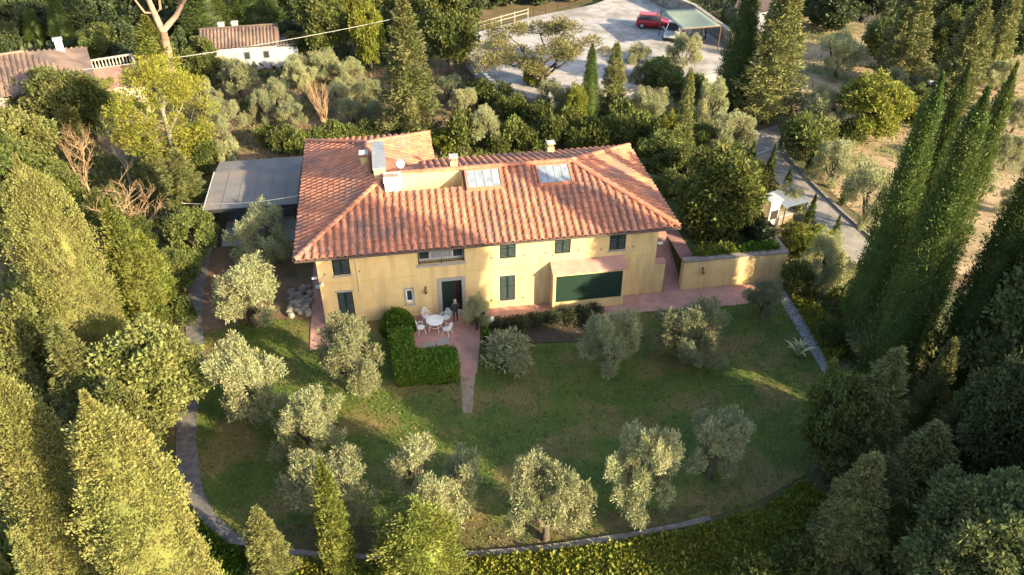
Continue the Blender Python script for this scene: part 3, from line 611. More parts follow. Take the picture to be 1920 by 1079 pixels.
def k_broad(m, H=8., Rr=3., n=42, L=.36, W=.26, per=330, z0=.22, open_=0.0):
    mb = MB(); cents = []; rads = []
    limb(mb, (0, 0, -.1), (.1, .1, H*.45), H*.035, H*.02, .1)
    for i in range(n):
        d = rsph(1)[0]; q = .62+.3*rng.random()
        hz = H*(z0+1)/2; c = np.array([d[0]*Rr*q, d[1]*Rr*q, hz+d[2]*H*(1-z0)/2*q])
        if c[2] < H*z0: c[2] = H*z0+.3
        if open_ and rng.random() < open_: continue
        cents.append(c); rads.append(Rr*(.2+.17*rng.random()))
        if i % 3 == 0: limb(mb, (0, 0, H*.3+.15*H*rng.random()), c, H*.012, .02, .2, 3, 4)
    sm = [c+rsph(1)[0]*r*1.0 for c, r in zip(cents, rads) for _ in range(3)]
    V, F = join([blobs(cents, rads, per, L, W, .35, .8), blobs(sm, [Rr*(.07+.07*rng.random()) for _ in sm], per*1.5, L, W, .4, .9)])
    return mb.mesh('broadleaf_trunk', M_bark, True), npmesh('broadleaf_crown', V, F, m), H, 2*Rr
def prof_cyp(t, peak=.25): return np.where(t < peak, .55+.45*np.sin(t/peak*math.pi/2), np.maximum(0, 1-(np.maximum(t-peak, 0)/(1-peak))**1.25)**.95)
def prof_round(t): return np.minimum(1, .5+1.9*t)*np.maximum(0, 1-np.clip((t-.12)/.88, 0, 1)**2.1)**.72
def k_cyp(m, H=12., Rr=1.1, tufts=420, per=46, L=.3, W=.1, tall=.75, rough=.16, peak=.25, split=0, up=1.3, bullet=0, lump=1.0):
    Ps = []; Ds = []
    t = rng.random(tufts)**.85*.985+.012; th = rng.random(tufts)*2*math.pi
    lob = 1+.10*np.sin(th*3+t*9)+.06*np.sin(th*5-t*17)
    if split: lob = lob*(1-.38*np.exp(-((np.mod(th-4.4, 2*math.pi)-math.pi)/.35)**2*1.0)*(t > .25))
    for fq, am in ((2, .06), (4, .06), (7, .055), (11, .05)):
        ph = rng.random(4)*6.28; lob = lob*(1+am*lump*np.sin(th*fq+ph[0]+2*np.sin(t*H/Rr*1.1+ph[3]))*np.sin(t*H*fq*.42/Rr+ph[1]+np.sin(th*3+ph[2])))
    r = Rr*(prof_round(t) if bullet else prof_cyp(t, peak))*(1+rough*rng.normal(size=tufts))*lob
    for i in range(tufts):
        u = rng.random((per, 1)); k = rng.normal(size=(per, 3))*np.array([.17, .17, .12])*(.62 if bullet else 1)*(Rr**.5)*(1.1-u*.6)
        out = np.array([math.cos(th[i]), math.sin(th[i]), 0])
        base = out*r[i]*.86 + np.array([0, 0, t[i]*H-.3*tall])
        p = base + k + u*np.array([0, 0, tall]) + out*(.12*np.sin(u*3.14)*Rr**.5)
        s = np.clip((H-p[:, 2:3])/1.2, .12, 1); p[:, :2] *= s
        Ps.append(p); Ds.append(np.tile(out*.75+np.array([0, 0, up]), (per, 1)))
    V, F = rhombs(np.concatenate(Ps), np.concatenate(Ds), L, W, .45)
    zz = np.linspace(.01, .97, 14)
    core = revolve([(Rr*.78*float(prof_round(np.array(z)) if bullet else prof_cyp(np.array(z), peak)), z*H) for z in zz], 12, .05)
    mb = MB().tube([(0, 0, -.2), (0, 0, H*.12), (0, 0, H*.7)], [.22, .2, .05], 7)
    V, F = join([(V, F), core])
    return mb.mesh('cypress_trunk', M_bark, True), npmesh('cypress_crown', V, F, m), H, 2*Rr
def k_conifer(m, H=10., Rr=2.6, nb=170, per=90, L=.36, W=.12, droop=.25, z0=.06):
    Ps = []; Ds = []; mb = MB().tube([(0, 0, -.2), (0, 0, H*.5), (0, 0, H*.97)], [.24, .14, .02], 7)
    for i in range(nb):
        t = z0+(1-z0)*((i+rng.random())/nb)**.92; a = i*2.39996+rng.normal()*.3
        ln = Rr*(1-t)**.72*(.72+.45*rng.random())*min(1, .55+t*3)+.12
        d = np.array([math.cos(a), math.sin(a), 0]); side = np.array([-d[1], d[0], 0]); n = int(per*(.3+ln/Rr))
        u = rng.random((n, 1))**.6; wd = (1-u*.6)*ln*.26
        p = d*ln*u + side*wd*rng.normal(size=(n, 1))*.8 + np.array([0, 0, 1])*(t*H - droop*ln*u**1.5 + .22*ln*u**4 + rng.normal(size=(n, 1))*.13)
        Ps.append(p); Ds.append(np.tile(d*1.0+np.array([0, 0, .25]), (n, 1)) + side*rng.normal(size=(n, 1))*.6)
        if i % 4 == 0: limb(mb, (0, 0, t*H), d*ln*.8+np.array([0, 0, t*H-droop*ln*.6]), .045, .012, .05, 2, 4)
    core = revolve([(Rr*.42*(1-z)**.8*min(1, .5+z*4), z*H) for z in np.linspace(z0, .96, 9)], 9, .15)
    V, F = join([rhombs(np.concatenate(Ps), np.concatenate(Ds), L, W, .45), core])
    return mb.mesh('conifer_trunk', M_bark, True), npmesh('conifer_crown', V, F, m), H, 2*Rr
def branch(mb, p, d, L, r, depth, spread, gn, up=.12, tw=None):
    p = Vector(p); d = Vector(d).normalized(); pts = [p]; q = p.copy(); dd = d.copy()
    for i in range(4):
        dd = (dd+Vector(rng.normal(size=3))*.16+Vector((0, 0, up*.5))).normalized(); q = q+dd*L/4; pts.append(q.copy())
    mb.tube(pts, [r*(1-.13*i) for i in range(5)], 5 if depth > 1 else 4, False)
    if depth <= 0: return
    for k in range(gn):
        b = pts[random.choice((1, 2, 3, 4))] if k else pts[4]
        nd = (dd+Vector(rng.normal(size=3))*spread).normalized(); nd.z = nd.z*.7+up
        branch(mb, b, nd, L*(.5+.3*random.random()), r*.5, depth-1, spread, gn, up)
def k_bare(m, H=6., spread=.75, up=.15, foliage=None):
    mb = MB(); mb.tube([(0, 0, -.1), (.05, 0, H*.2), (.1, .05, H*.4)], [.15, .12, .09], 7)
    for k in range(5):
        a = k*1.256+rng.random(); branch(mb, (.05, 0, H*(.2+.05*k)), (math.cos(a)*spread, math.sin(a)*spread, .9), H*.36, .06, 3, spread*.85, 4, up)
    V = np.array(mb.v); top = V[:, 2].max(); wd = np.percentile(np.hypot(V[:, 0], V[:, 1]), 96)*2
    return mb.mesh('bare_branches', m, False), None, top, wd
def k_stonepine():
    H = 14.; mb = MB(); B = Vector((.15, 0, 6.0))
    mb.tube([(0, 0, -.2), (-.1, .05, 2), (.1, 0, 4.2), B], [.62, .55, .50, .44], 10)
    ends = []
    for e, r in (((-.9, .3, 11.2), .36), ((3.9, -.2, 10.0), .32), ((.6, .8, 11.0), .18), ((-2.4, -.3, 10.6), .15)):
        e = Vector(e); mid = B.lerp(e, .5)+Vector((0, 0, -.35)); s = B if r > .2 else B.lerp(Vector((-.9, .3, 11.2)), .35)
        mb.tube([s, mid, e], [r, r*.8, r*.5], 8)
        for k in range(5):
            f = e+Vector((rng.normal()*1.4, rng.normal()*1.4, 1.3+.6*rng.random())); mb.tube([e.lerp(mid, .25*rng.random()), e.lerp(f, .5), f], [.1, .06, .03], 5); ends.append(np.array(f))
    for k in range(22): 
        a = rng.random()*6.28; q = 4.6*rng.random()**.5; ends.append(np.array([q*math.cos(a)+.5, q*math.sin(a), 12.7+.8*(1-q/5)]))
    V, F = blobs(ends, [.9+.4*rng.random() for _ in ends], 700, .24, .05, .6, .5)
    return mb.mesh('stone_pine_trunk', M_barkpink, True), npmesh('stone_pine_crown', V, F, LF['broad']), H, 10.5
def k_pine():
    H = 9.; mb = MB(); Rr = 3.3; mb.tube([(0, 0, -.2), (.1, 0, 3), (0, .1, 7.5)], [.26, .2, .06], 8); cents = []; rads = []
    for i in range(95):
        d = rsph(1)[0]; q = .78+.2*rng.random(); z = 5.2+d[2]*3.6*q; wd = Rr*(1 if z > 4.2 else .55+.45*(z-1.6)/2.6)
        c = np.array([d[0]*wd*q, d[1]*wd*q, z]); cents.append(c); rads.append(.5+.22*rng.random())
        if z < 4.5 or i % 5 == 0: limb(mb, (0, 0, max(1.2, z-1.6)), c, .05, .02, .15, 3, 4)
    V, F = blobs(cents, rads, 1150, .17, .045, .5, .85, .5)
    return mb.mesh('pine_trunk', M_greytwig, True), npmesh('pine_crown', V, F, LF['pine']), H, 2*Rr
def k_airy():
    H = 6.5; mb = MB(); cents = []; rads = []
    mb.tube([(0, 0, -.2), (.15, 0, 1.3), (0, .1, 2.4)], [.24, .2, .17], 8)
    for i in range(9):
        a = i*.7+rng.random()*.4; q = 2.0+1.5*rng.random(); e = np.array([q*math.cos(a), q*math.sin(a), 4.1+1.5*rng.random()])
        limb(mb, (0, .05, 2.2), e, .11, .04, .25, 4, 6)
        for k in range(6):
            c = e+np.array([rng.normal()*.8, rng.normal()*.8, .1+rng.random()*.7]); limb(mb, e, c, .03, .01, .2, 2, 4); cents.append(c); rads.append(.42+.25*rng.random())
    V, F = blobs(cents, rads, 1300, .18, .05, .7, .7, .5)
    return mb.mesh('airy_pine_trunk', M_bark, True), npmesh('airy_pine_crown', V, F, LF['airy']), H, 7.
def k_shrub(m, n=16, L=.22, W=.13, per=520):
    mb = MB(); cents = []; rads = []
    for i in range(n):
        d = rsph(1)[0]; c = np.array([d[0]*.72, d[1]*.72, .72+abs(d[2])*.55-.25*rng.random()]); cents.append(c); rads.append(.36+.2*rng.random())
        limb(mb, (rng.normal()*.08, rng.normal()*.08, -.05), c, .035, .012, .2, 3, 4)
    V, F = blobs(cents, rads, per, L, W, .5, .9)
    return mb.mesh('shrub_stems', M_bark), npmesh('shrub_foliage', V, F, m), 1.6, 2.1
TREE['olive'] = [k_olive() for _ in range(3)]
TREE['olivev'] = [k_olive(True)]
TREE['cyp'] = [k_cyp(LF['cyp'], 15., 1.4, 1750, 25, .13, .055, .34, .05, .2, 0, .75, 0, 1.3) for _ in range(2)]
TREE['cyplit'] = [k_cyp(LF['lit'], 9., .85, 620, 24, .17, .065, .45, .08, .3, 0, 1.1)]
TREE['bulky'] = [k_cyp(LF['bulky'], 14.4, 2.3, 3300, 26, .115, .06, .26, .10, .32, 0, .55, 1, 2.0), k_cyp(LF['lit'], 8.5, 1.6, 1300, 30, .13, .06, .45, .09, .35, 1, .9, 1, 2.0)]
TREE['giant'] = [k_cyp(LF['bulky'], 12.9, 3.6, 3900, 25, .13, .07, .30, .10, .22, 0, .55, 1, 2.2)]
TREE['conifer'] = [k_conifer(LF['conifer'], per=150, L=.24, W=.075) for _ in range(3)]
TREE['broad'] = [k_broad(LF['broad'], 5., 1.9, 44, .15, .10, 1100, .12) for _ in range(3)]
TREE['khaki'] = [k_broad(LF['khaki'], 6.5, 2.5, 60, .17, .11, 850, .1) for _ in range(2)]
TREE['dark'] = [k_broad(LF['dark'], 4.6, 2.2, 34, .24, .17, 520, .05) for _ in range(2)]
TREE['yellow'] = [k_broad(LF['yellow'], 4.5, 1.8, 40, .15, .09, 1100, .1) for _ in range(2)]
TREE['holm'] = [k_broad(LF['holm'], 10., 3.6, 90, .19, .12, 800, .06) for _ in range(2)]
TREE['magnolia'] = [k_broad(LF['magnolia'], 7.2, 2.6, 60, .26, .12, 520, .05)]
TREE['pine'] = [k_pine()]; TREE['airy'] = [k_airy()]; TREE['stonepine'] = [k_stonepine()]
TREE['bare'] = [k_bare(M_twig), k_bare(M_greytwig, 6., .6, .25)]
TREE['poplar'] = [k_bare(M_twig, 6., .28, .5)]
TREE['shrub'] = [k_shrub(LF['broad'], 18, .13, .085, 1100) for _ in range(3)]
TREE['shrubg'] = [k_shrub(LF['olive'], 14, .17, .045, 1300)]
TREE['rose'] = [k_shrub(LF['rose'], 12, .13, .08, 700)]
TREE['cypsap'] = [k_cyp(LF['cyp'], 3., .26, 130, 26, .12, .05, .3)]
NAMES = dict(olive='olive_tree', olivev='olive_tree', cyp='cypress_tree', bulky='cypress_tree', conifer='conifer_tree', broad='broadleaf_tree', dark='woodland_tree', khaki='broadleaf_tree', giant='cypress_tree', cyplit='cypress_tree', yellow='broadleaf_tree', holm='holm_oak', magnolia='magnolia_tree', pine='pine_tree', airy='pine_tree', stonepine='stone_pine', bare='bare_tree', poplar='poplar_tree', shrub='shrub', shrubg='shrub', rose='rose_bush', cypsap='young_cypress')
# ---------------------------------------------------------------- setting
def struct(name, mb, m): return tag(mb.build(name, m), kind='structure')
HA = R(9.2); HO = Vector((-6.22, 38.26, 0)); HU = Vector((math.cos(HA), math.sin(HA), 0)); HV = Vector((-math.sin(HA), math.cos(HA), 0))
def HW(u, v, z=0): return HO+HU*u+HV*v+Vector((0, 0, z))
def hxy(pts): return [tuple(HW(u, v)[:2]) for u, v in pts]
def inpoly(P, poly):
    x, y = P[:, 0], P[:, 1]; c = np.zeros(len(P), bool); n = len(poly)
    for i in range(n):
        x0, y0 = poly[i]; x1, y1 = poly[i-1]
        c ^= ((y0 > y) != (y1 > y)) & (x < (x1-x0)*(y-y0)/((y1-y0) or 1e-9)+x0)
    return c
def scatter(poly, n):
    a = np.array(poly); lo, hi = a.min(0), a.max(0); out = np.zeros((0, 2))
    while len(out) < n:
        p = lo+(hi-lo)*rng.random((n*2, 2)); out = np.concatenate([out, p[inpoly(p, poly)]])
    return out[:n]
def smooth(pts, k=4):
    P = [Vector((*p, 0)) for p in pts]; out = []
    for i in range(len(P)-1):
        a, b, c, d = P[max(i-1, 0)], P[i], P[i+1], P[min(i+2, len(P)-1)]
        for j in range(k):
            t = j/k; out.append(.5*((2*b)+(c-a)*t+(2*a-5*b+4*c-d)*t*t+(3*b-a-3*c+d)*t**3))
    out.append(P[-1]); return out
def ribbon(mb, pts, wd, z0, z1, jit=0.0, taper=0):
    n = len(pts); A = []; B = []
    for i, p in enumerate(pts):
        d = (pts[min(i+1, n-1)]-pts[max(i-1, 0)]).normalized(); s = Vector((-d.y, d.x, 0)); k = wd/2*(1+jit*rng.normal())*(min(1, (i+.3)/taper, (n-.7-i)/taper) if taper else 1)
        A.append(p+s*k); B.append(p-s*k)
    vs = [(p.x, p.y, z1) for p in A]+[(p.x, p.y, z1) for p in B]+[(p.x, p.y, z0) for p in A]+[(p.x, p.y, z0) for p in B]
    fs = []
    for i in range(n-1):
        fs += [(i+1, i, n+i, n+i+1), (i, i+1, 2*n+i+1, 2*n+i), (n+i+1, n+i, 3*n+i, 3*n+i+1)]
    fs += [(0, 2*n, 3*n, n), (n-1, 2*n-1, 4*n-1, 3*n-1)]
    return mb.add(vs, fs)
G = 1500
struct('ground', MB().add([(-G, -G, -.02), (G, -G, -.02), (G, G, -.02), (-G, G, -.02)], [(0, 1, 2, 3)]), M_soil)
def sheet(name, pts, z, m): return struct(name, MB().prism(pts, -.3, z), m)
sheet('lawn', POLY['lawn'], .0, M_lawn)
sheet('bare_earth', POLY['brown1'], -.008, mat('brown_earth', (.20, .115, .07), (.12, .075, .045), .8, .95, .5, 8, c3=(.075, .07, .03), s3=.5))
sheet('dry_field', [(26.5, 46), (24.5, 53), (24, 60), (27, 66), (30, 72), (24, 76), (23, 84), (30, 100), (90, 100), (90, 42), (30, 42)], -.010, M_field)
sheet('grove_ground', [(-26, 54), (-14, 52.5), (8, 55.5), (6, 66), (-1, 69), (-5, 80), (-12, 80), (-30, 70)], -.012, mat('grove_soil', (.235, .135, .085), (.15, .095, .058), .6, .95, .5, 6, c3=(.09, .085, .035), s3=.28))
struct('stone_path', ribbon(MB(), smooth(POLY['path']), 1.0, -.3, .03, .05), M_stone)
struct('side_path', ribbon(MB(), smooth(POLY['sidepath']), .75, -.3, .03, .06), mat('grey_gravel', (.27, .255, .25), (.18, .17, .165), 4, .95, .5, 18))
struct('dirt_path', MB().prism(POLY['dirt'], -.3, .012), mat('dirt', (.33, .235, .16), (.22, .155, .10), 2, .95, .4, 14))
struct('lawn_edge', ribbon(MB(), [p+Vector((0, .75, 0)) for p in smooth(POLY['kerb'])], 1.8, -.3, .006, .12, 8), M_brownlawn)
tag(ribbon(MB(), smooth(POLY['kerb']), .26, -.3, .14, .07).build('stone_kerb', M_kerb), 'low grey stone kerb curving along the outer lawn edge', 'kerb')
struct('driveway', MB().prism(POLY['drive'], -.3, .02), M_drive)
tag(ribbon(MB(), smooth(POLY['drivekerb']), .22, -.3, .16, .03).build('driveway_kerb', M_kerb), 'pale kerb running along the gravel driveway edge', 'kerb')
struct('drain_strip', ribbon(MB(), [Vector((*p, 0)) for p in POLY['drivestrip']], .28, -.1, .028), M_conc)
struct('car_park', MB().prism(POLY['park'], -.5, 1.2), M_gravel)
struct('flower_bed', MB().prism(POLY['bed'], -.3, .05), mat('bed_soil', (.075, .05, .032), (.05, .04, .022), 3, .95, .6, 10))
# terrace, walk, ramp and raised garden beside the villa
struct('patio', MB().prism(hxy([(-.05, .0), (.05, -3.9), (2.45, -4.05), (2.45, -6.0), (3.4, -5.7), (3.95, -2.9), (4.1, -1.5), (5.2, -1.45), (20.5, -2.1), (23.4, -1.55), (23.4, -.1), (4, -.0)]), -.3, .05), M_terra)
struct('gable_walk', MB().prism(hxy([(-6.05, 13), (-5.85, -2.2), (-3.3, -1.75), (-3.3, -.0), (-5.0, -.0), (-5.0, 13)]), -.3, .04), M_terra)
rp = MB()
prof = [(-.12, .03), (0.3, .25), (4.0, 1.95), (10.5, 2.0)]
vs = []
for v, z in prof:
    for u in (15.95, 17.25): vs.append((*HW(u, v)[:2], z))
for v, z in prof:
    for u in (15.95, 17.25): vs.append((*HW(u, v)[:2], -.3))
fs = [(2*i, 2*i+1, 2*i+3, 2*i+2) for i in range(3)] + [(2*i, 2*i+2, 8+2*i+2, 8+2*i) for i in range(3)] + [(2*i+1, 8+2*i+1, 8+2*i+3, 2*i+3) for i in range(3)] + [(0, 8, 9, 1), (6, 7, 15, 14)]
struct('brick_ramp', rp.add(vs, fs), M_brickwalk)
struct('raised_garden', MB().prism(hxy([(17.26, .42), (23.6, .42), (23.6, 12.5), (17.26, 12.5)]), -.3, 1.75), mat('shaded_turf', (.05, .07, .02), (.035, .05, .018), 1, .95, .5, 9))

struct('upper_brick_terrace', MB().prism(hxy([(17.262, .45), (18.15, .45), (18.15, 10.5), (17.262, 10.5)]), -.2, 1.79), M_brickwalk)
def hull_wall(mb, p0, p1, th, z0, z1, capm=None): pass
gw = thing('garden_wall', 'ochre garden wall with grey coping around the raised garden', 'wall', HO, HA)
MB().box(17.1, 23.95, .0, .4, -.1, 2.12).build('front_face', M_wall, gw)
MB().box(23.6, 23.95, .403, 9.5, -.1, 2.12).build('side_face', M_wall, gw)
for i in range(9): MB().box(17.05+i*.772, 17.05+(i+1)*.772-.012, -.05, .45, 2.123, 2.2).build('coping_slab', M_wallcap, gw)
for i in range(10): MB().box(23.54, 24.0, .46+i*.9, .46+(i+1)*.9-.012, 2.123, 2.2).build('coping_slab', M_wallcap, gw)
pl = thing('wall_pier', 'low ochre pier stepping out from the villa corner beside the ramp', 'wall', HO, HA)
MB().box(15.203, 15.9, .02, .5, -.1, 2.2).build('pier_body', M_wall, pl); MB().box(15.203, 15.95, -.02, .55, 2.203, 2.27).build('pier_cap', M_terra, pl)

# ---------------------------------------------------------------- villa
villa = thing('villa', 'two storey ochre villa with hipped terracotta tile roof', 'house', HO, HA)
EZ, SLOPE = 5.12, .37
RA = (-6.0, 16.25, -.5, 10.4); RB = (-6.0, 2.6, -.5, 14.7)
def roofz(u, v):
    z = -1e9
    for a, b, c, d in (RA, RB):
        m = min(u-a, b-u, v-c, d-v)
        if m >= -1e-6: z = max(z, EZ+SLOPE*m)
    return z
TERR = (-.15, 3.95, 3.55, 4.9)
SKY = [(4.1, 6.3, 3.2, 4.7), (8.5, 10.6, 3.15, 4.65)]
STACKS = [(-1.3, -.62, 4.9, 8.45), (-.72, .22, 3.7, 4.9)]
def hole(u, v, e=0.0):
    for a, b, c, d in [TERR]+SKY+STACKS:
        if a-e < u < b+e and c-e < v < d+e: return True
    return False
# walls
def facade(mb, x0, x1, z0, z1, holes, depth, M):
    xs = sorted({x0, x1, *[h[0] for h in holes], *[h[1] for h in holes]}); zs = sorted({z0, z1, *[h[2] for h in holes], *[h[3] for h in holes]})
    for i in range(len(xs)-1):
        for j in range(len(zs)-1):
            cx, cz = (xs[i]+xs[i+1])/2, (zs[j]+zs[j+1])/2
            if any(h[0] < cx < h[1] and h[2] < cz < h[3] for h in holes): continue
            mb.add([M(xs[i], 0, zs[j]), M(xs[i+1], 0, zs[j]), M(xs[i+1], 0, zs[j+1]), M(xs[i], 0, zs[j+1])], [(0, 1, 2, 3)])
    for a, b, c, d in holes:
        q = [(a, c), (b, c), (b, d), (a, d)]
        for k in range(4):
            (x, z), (x2, z2) = q[k], q[(k+1) % 4]
            mb.add([M(x, 0, z), M(x, depth, z), M(x2, depth, z2), M(x2, 0, z2)], [(0, 1, 2, 3)])
U0, U1, V1, VB = -4.96, 15.2, 9.7, 14.0
WIN = [(-3.59, 4.14, .98, 1.24), (6.05, 4.24, .96, 1.2), (9.34, 4.24, .98, 1.2), (12.71, 4.17, 1.0, 1.26)]
LOW = [(-3.62, 1.24, .9, 2.1), (6.02, 1.46, .94, 1.86)]
holes = [(u-a/2, u+a/2, z-b/2, z+b/2) for u, z, a, b in WIN+LOW] + [(-.08, .32, 1.1, 2.0), (2.05, 3.25, .06, 2.42), (.78, 3.5, 3.72, 5.0)]
mb = MB(); facade(mb, U0, U1, -.1, 5.2, holes, .22, lambda x, d, z: (x, d, z))
for P4 in ([(U0, 0), (U0, VB)], [(U1, V1), (U1, 0)], [(2.0, VB), (2.0, V1)], [(U0, VB), (2.0, VB)], [(2.0, V1), (U1, V1)]):
    (a, b), (c, d) = P4; mb.add([(a, b, -.1), (c, d, -.1), (c, d, 5.2), (a, b, 5.2)], [(0, 1, 2, 3)])
mb.build('wall', M_wall, villa)
# closed near-black box behind the doorway stands for the unlit interior
MB().box(2.0, 3.3, .23, 2.2, .0, 2.5).build('hallway_dark_box', M_dark, villa)
# string course and stone plinth
MB().box(U0-.012, .70, -.02, -.002, 2.95, 3.02).build('string_course', mat('ochre_band', (.60, .40, .14), rough=.9), villa)
MB().box(3.6, 8.6, -.02, -.002, 2.95, 3.02).build('string_course', MATS['ochre_band'], villa)
MB().box(13.2, U1, -.02, -.002, 2.95, 3.02).build('string_course', MATS['ochre_band'], villa)
# shutters
def shutter_meshes(w_, h_):
    fr = MB(); t = .07
    fr.box(0, t, -.03, .02, 0, h_).box(w_-t, w_, -.03, .02, 0, h_).box(t, w_-t, -.03, .02, 0, t).box(t, w_-t, -.03, .02, h_-t, h_).box(t, w_-t, -.03, .02, h_*.55, h_*.55+t)
    lv = MB(); n = int((h_-2*t)/.075)
    for i in range(n):
        z = t+(i+.5)*(h_-2*t)/n; M = Matrix.Translation((0, -.005, z)) @ Matrix.Rotation(R(-38), 4, 'X')
        lv.box(t, w_-t, -.03, .03, -.006, .006, M)
    return fr.mesh('shutter_frame', M_green), lv.mesh('louvers', M_louver)
cache = {}
for u, z, a, b in WIN+LOW:
    key = (round(a, 2), round(b, 2))
    if key not in cache: cache[key] = shutter_meshes(a/2-.012, b-.02)
    for s in (0, 1):
        sh = link('shutter', cache[key][0], villa, (u-a/2+.006+s*(a/2), .05, z-b/2+.01)); link('louvers', cache[key][1], sh)
    MB().box(u-a/2-.08, u+a/2+.08, -.06, .0, z-b/2-.1, z-b/2-.004).build('window_sill', M_stonetrim, villa)
    if b > 1.5: MB().box(u-a/2-.1, u+a/2+.1, -.03, .0, z+b/2+.004, z+b/2+.13).build('lintel', M_stonetrim, villa)
    for s in (-1, 1): MB().box(u+s*(a/2+.5)-.03, u+s*(a/2+.5)+.03, -.05, .0, z-b/2+.1, z-b/2+.18).build('shutter_stay', M_iron, villa)
# little window
w0 = MB(); w0.box(-.08, -.02, .04, .1, 1.1, 2.0).box(.26, .32, .04, .1, 1.1, 2.0).box(-.02, .26, .04, .1, 1.1, 1.22).box(-.02, .26, .04, .1, 1.93, 2.0)
wf = w0.build('window_frame', M_white, villa); MB().box(-.02, .26, .07, .09, 1.22, 1.93).build('pane', M_glass, wf)
ws = MB().box(-.18, -.082, -.03, .0, 1.0, 2.1).box(.322, .42, -.03, .0, 1.0, 2.1).box(-.18, .42, -.03, .0, 2.103, 2.2).box(-.2, .44, -.06, .0, .88, .997).build('window_surround', M_stonetrim, villa)
# front door
fd = MB().box(1.82, 2.046, -.05, .0, 0.05, 2.42).box(3.254, 3.48, -.05, .0, .05, 2.42).box(1.82, 3.48, -.05, .0, 2.424, 2.66).build('door_surround', M_stonetrim, villa)
MB().box(1.75, 3.55, -.35, -.003, .051, .16).build('doorstep', M_stonetrim, villa)
dl = MB(); dl.box(2.06, 2.66, .1, .15, .07, 2.41)
for i in range(4): dl.box(2.12, 2.6, .08, .1, .2+i*.55, .2+i*.55+.42)
d1 = dl.build('door', M_green, villa); MB().tube([(2.6, .06, 1.1), (2.6, .02, 1.1), (2.55, .02, 1.1)], .012).build('door_handle', M_iron, d1)
dl = MB().box(3.18, 3.23, .16, .8, .07, 2.41).build('door', M_green, villa)
# balcony loggia
lg = MB(); lg.add([(.78, 1.0, 3.72), (3.5, 1.0, 3.72), (3.5, 1.0, 5.0), (.78, 1.0, 5.0)], [(0, 1, 2, 3)]); lg.add([(.78, .22, 3.72), (3.5, .22, 3.72), (3.5, 1.0, 3.72), (.78, 1.0, 3.72)], [(0, 1, 2, 3)])
lg.add([(.78, .22, 3.72), (.78, 1, 3.72), (.78, 1, 5), (.78, .22, 5)], [(0, 1, 2, 3)]).add([(3.5, .22, 3.72), (3.5, 1, 3.72), (3.5, 1, 5), (3.5, .22, 5)], [(0, 1, 2, 3)])
lo = lg.build('loggia', M_wall, villa)
for k in range(4):
    a = .84+k*.66; wf = MB().box(a, a+.05, .4, .46, 3.75, 4.98).box(a+.6, a+.65, .4, .46, 3.75, 4.98).box(a+.05, a+.6, .4, .46, 3.75, 3.85).box(a+.05, a+.6, .4, .46, 4.9, 4.98).build('glazed_door', M_white, villa)
    MB().box(a+.05, a+.6, .42, .44, 3.85, 4.9).build('pane', M_curtain if k in (1, 2) else M_glass, wf)
rl = MB().box(.8, 3.48, .02, .06, 4.62, 4.66).box(.8, 3.48, .02, .06, 3.8, 3.83).build('railing', M_iron, villa)
bm_ = MB().box(-.01, .01, .03, .05, 3.83, 4.62).mesh('baluster', M_iron)
for i in range(27): link('baluster', bm_, rl, (.85+i*.1, 0, 0))
bp = MB().box(-.025, .025, .01, .07, 3.74, 4.95).mesh('post', M_iron)
for x in (.82, 2.14, 3.46): link('post', bp, rl, (x, 0, 0))
MB().box(.7, 3.58, -.08, .0, 3.56, 3.715).build('balcony_sill', M_stonetrim, villa)
# bay with roller slats
bay = MB(); facade(bay, 8.65, 13.1, -.1, 2.74, [(8.82, 12.93, .66, 2.6)], .1, lambda x, d, z: (x, d-.9, z))
bay.add([(8.65, 0, -.1), (8.65, -.9, -.1), (8.65, -.9, 2.74), (8.65, 0, 3.05)], [(0, 1, 2, 3)]).add([(13.1, -.9, -.1), (13.1, 0, -.1), (13.1, 0, 3.05), (13.1, -.9, 2.74)], [(0, 1, 2, 3)])
by = bay.build('bay', M_wall, villa)
MB().add([(8.6, -.98, 2.72), (13.15, -.98, 2.72), (13.15, -.004, 3.07), (8.6, -.004, 3.07), (8.6, -.98, 2.80), (13.15, -.98, 2.80), (13.15, -.004, 3.15), (8.6, -.004, 3.15)], [(3, 2, 1, 0), (4, 5, 6, 7), (0, 1, 5, 4), (1, 2, 6, 5), (2, 3, 7, 6), (3, 0, 4, 7)]).build('bay_roof', M_terra, villa)
MB().box(8.82, 12.93, -.80, -.78, .66, 2.6).build('roller_backing', M_green, villa)
slm = MB().add([(8.83, -.81, 0), (12.92, -.81, 0), (12.92, -.895, .03), (8.83, -.895, .03), (12.92, -.82, .15), (8.83, -.82, .15)], [(0, 1, 2, 3), (3, 2, 4, 5), (0, 3, 5), (1, 4, 2)]).mesh('slat', M_roller)
for i in range(10): link('slat', slm, by, (0, 0, .68+i*.191))
# cameras, lantern, cable
def lantern(loc, parent, label):
    t = thing('wall_lantern', label, 'lantern', loc, HA); 
    MB().tube([(0, .0, .22), (0, -.12, .26), (0, -.16, .2)], .012).build('bracket', M_iron, t)
    MB().lathe([(.05, 0), (.08, .02), (.1, .2), (.11, .21), (.03, .3), (.01, .32)], (0, -.16, -.12), 8).build('lantern_body', mat('brass', (.20, .12, .04), rough=.4, metal=.6), t)
    MB().box(-.04, .04, -.02, .0, .1, .3).build('backplate', M_iron, t)
lantern(HW(1.1, -.002, 1.85), None, 'small brass lantern on the villa wall beside the front door')
lantern(HW(18.4, -.002, 1.35), None, 'small brass lantern on the ochre garden wall')
cm = thing('security_camera', 'white security camera on the villa corner above the gable walk', 'camera', HW(-4.75, -.002, 3.2), HA)
MB().tube([(0, 0, 0), (0, -.14, 0)], .03).build('arm', M_white, cm); MB().box(-.06, .06, -.36, -.1, -.1, .02).build('housing', M_white, cm)
cm = thing('security_camera', 'white security camera pointing away along the gable end', 'camera', HW(-4.962, .3, 3.3), HA)
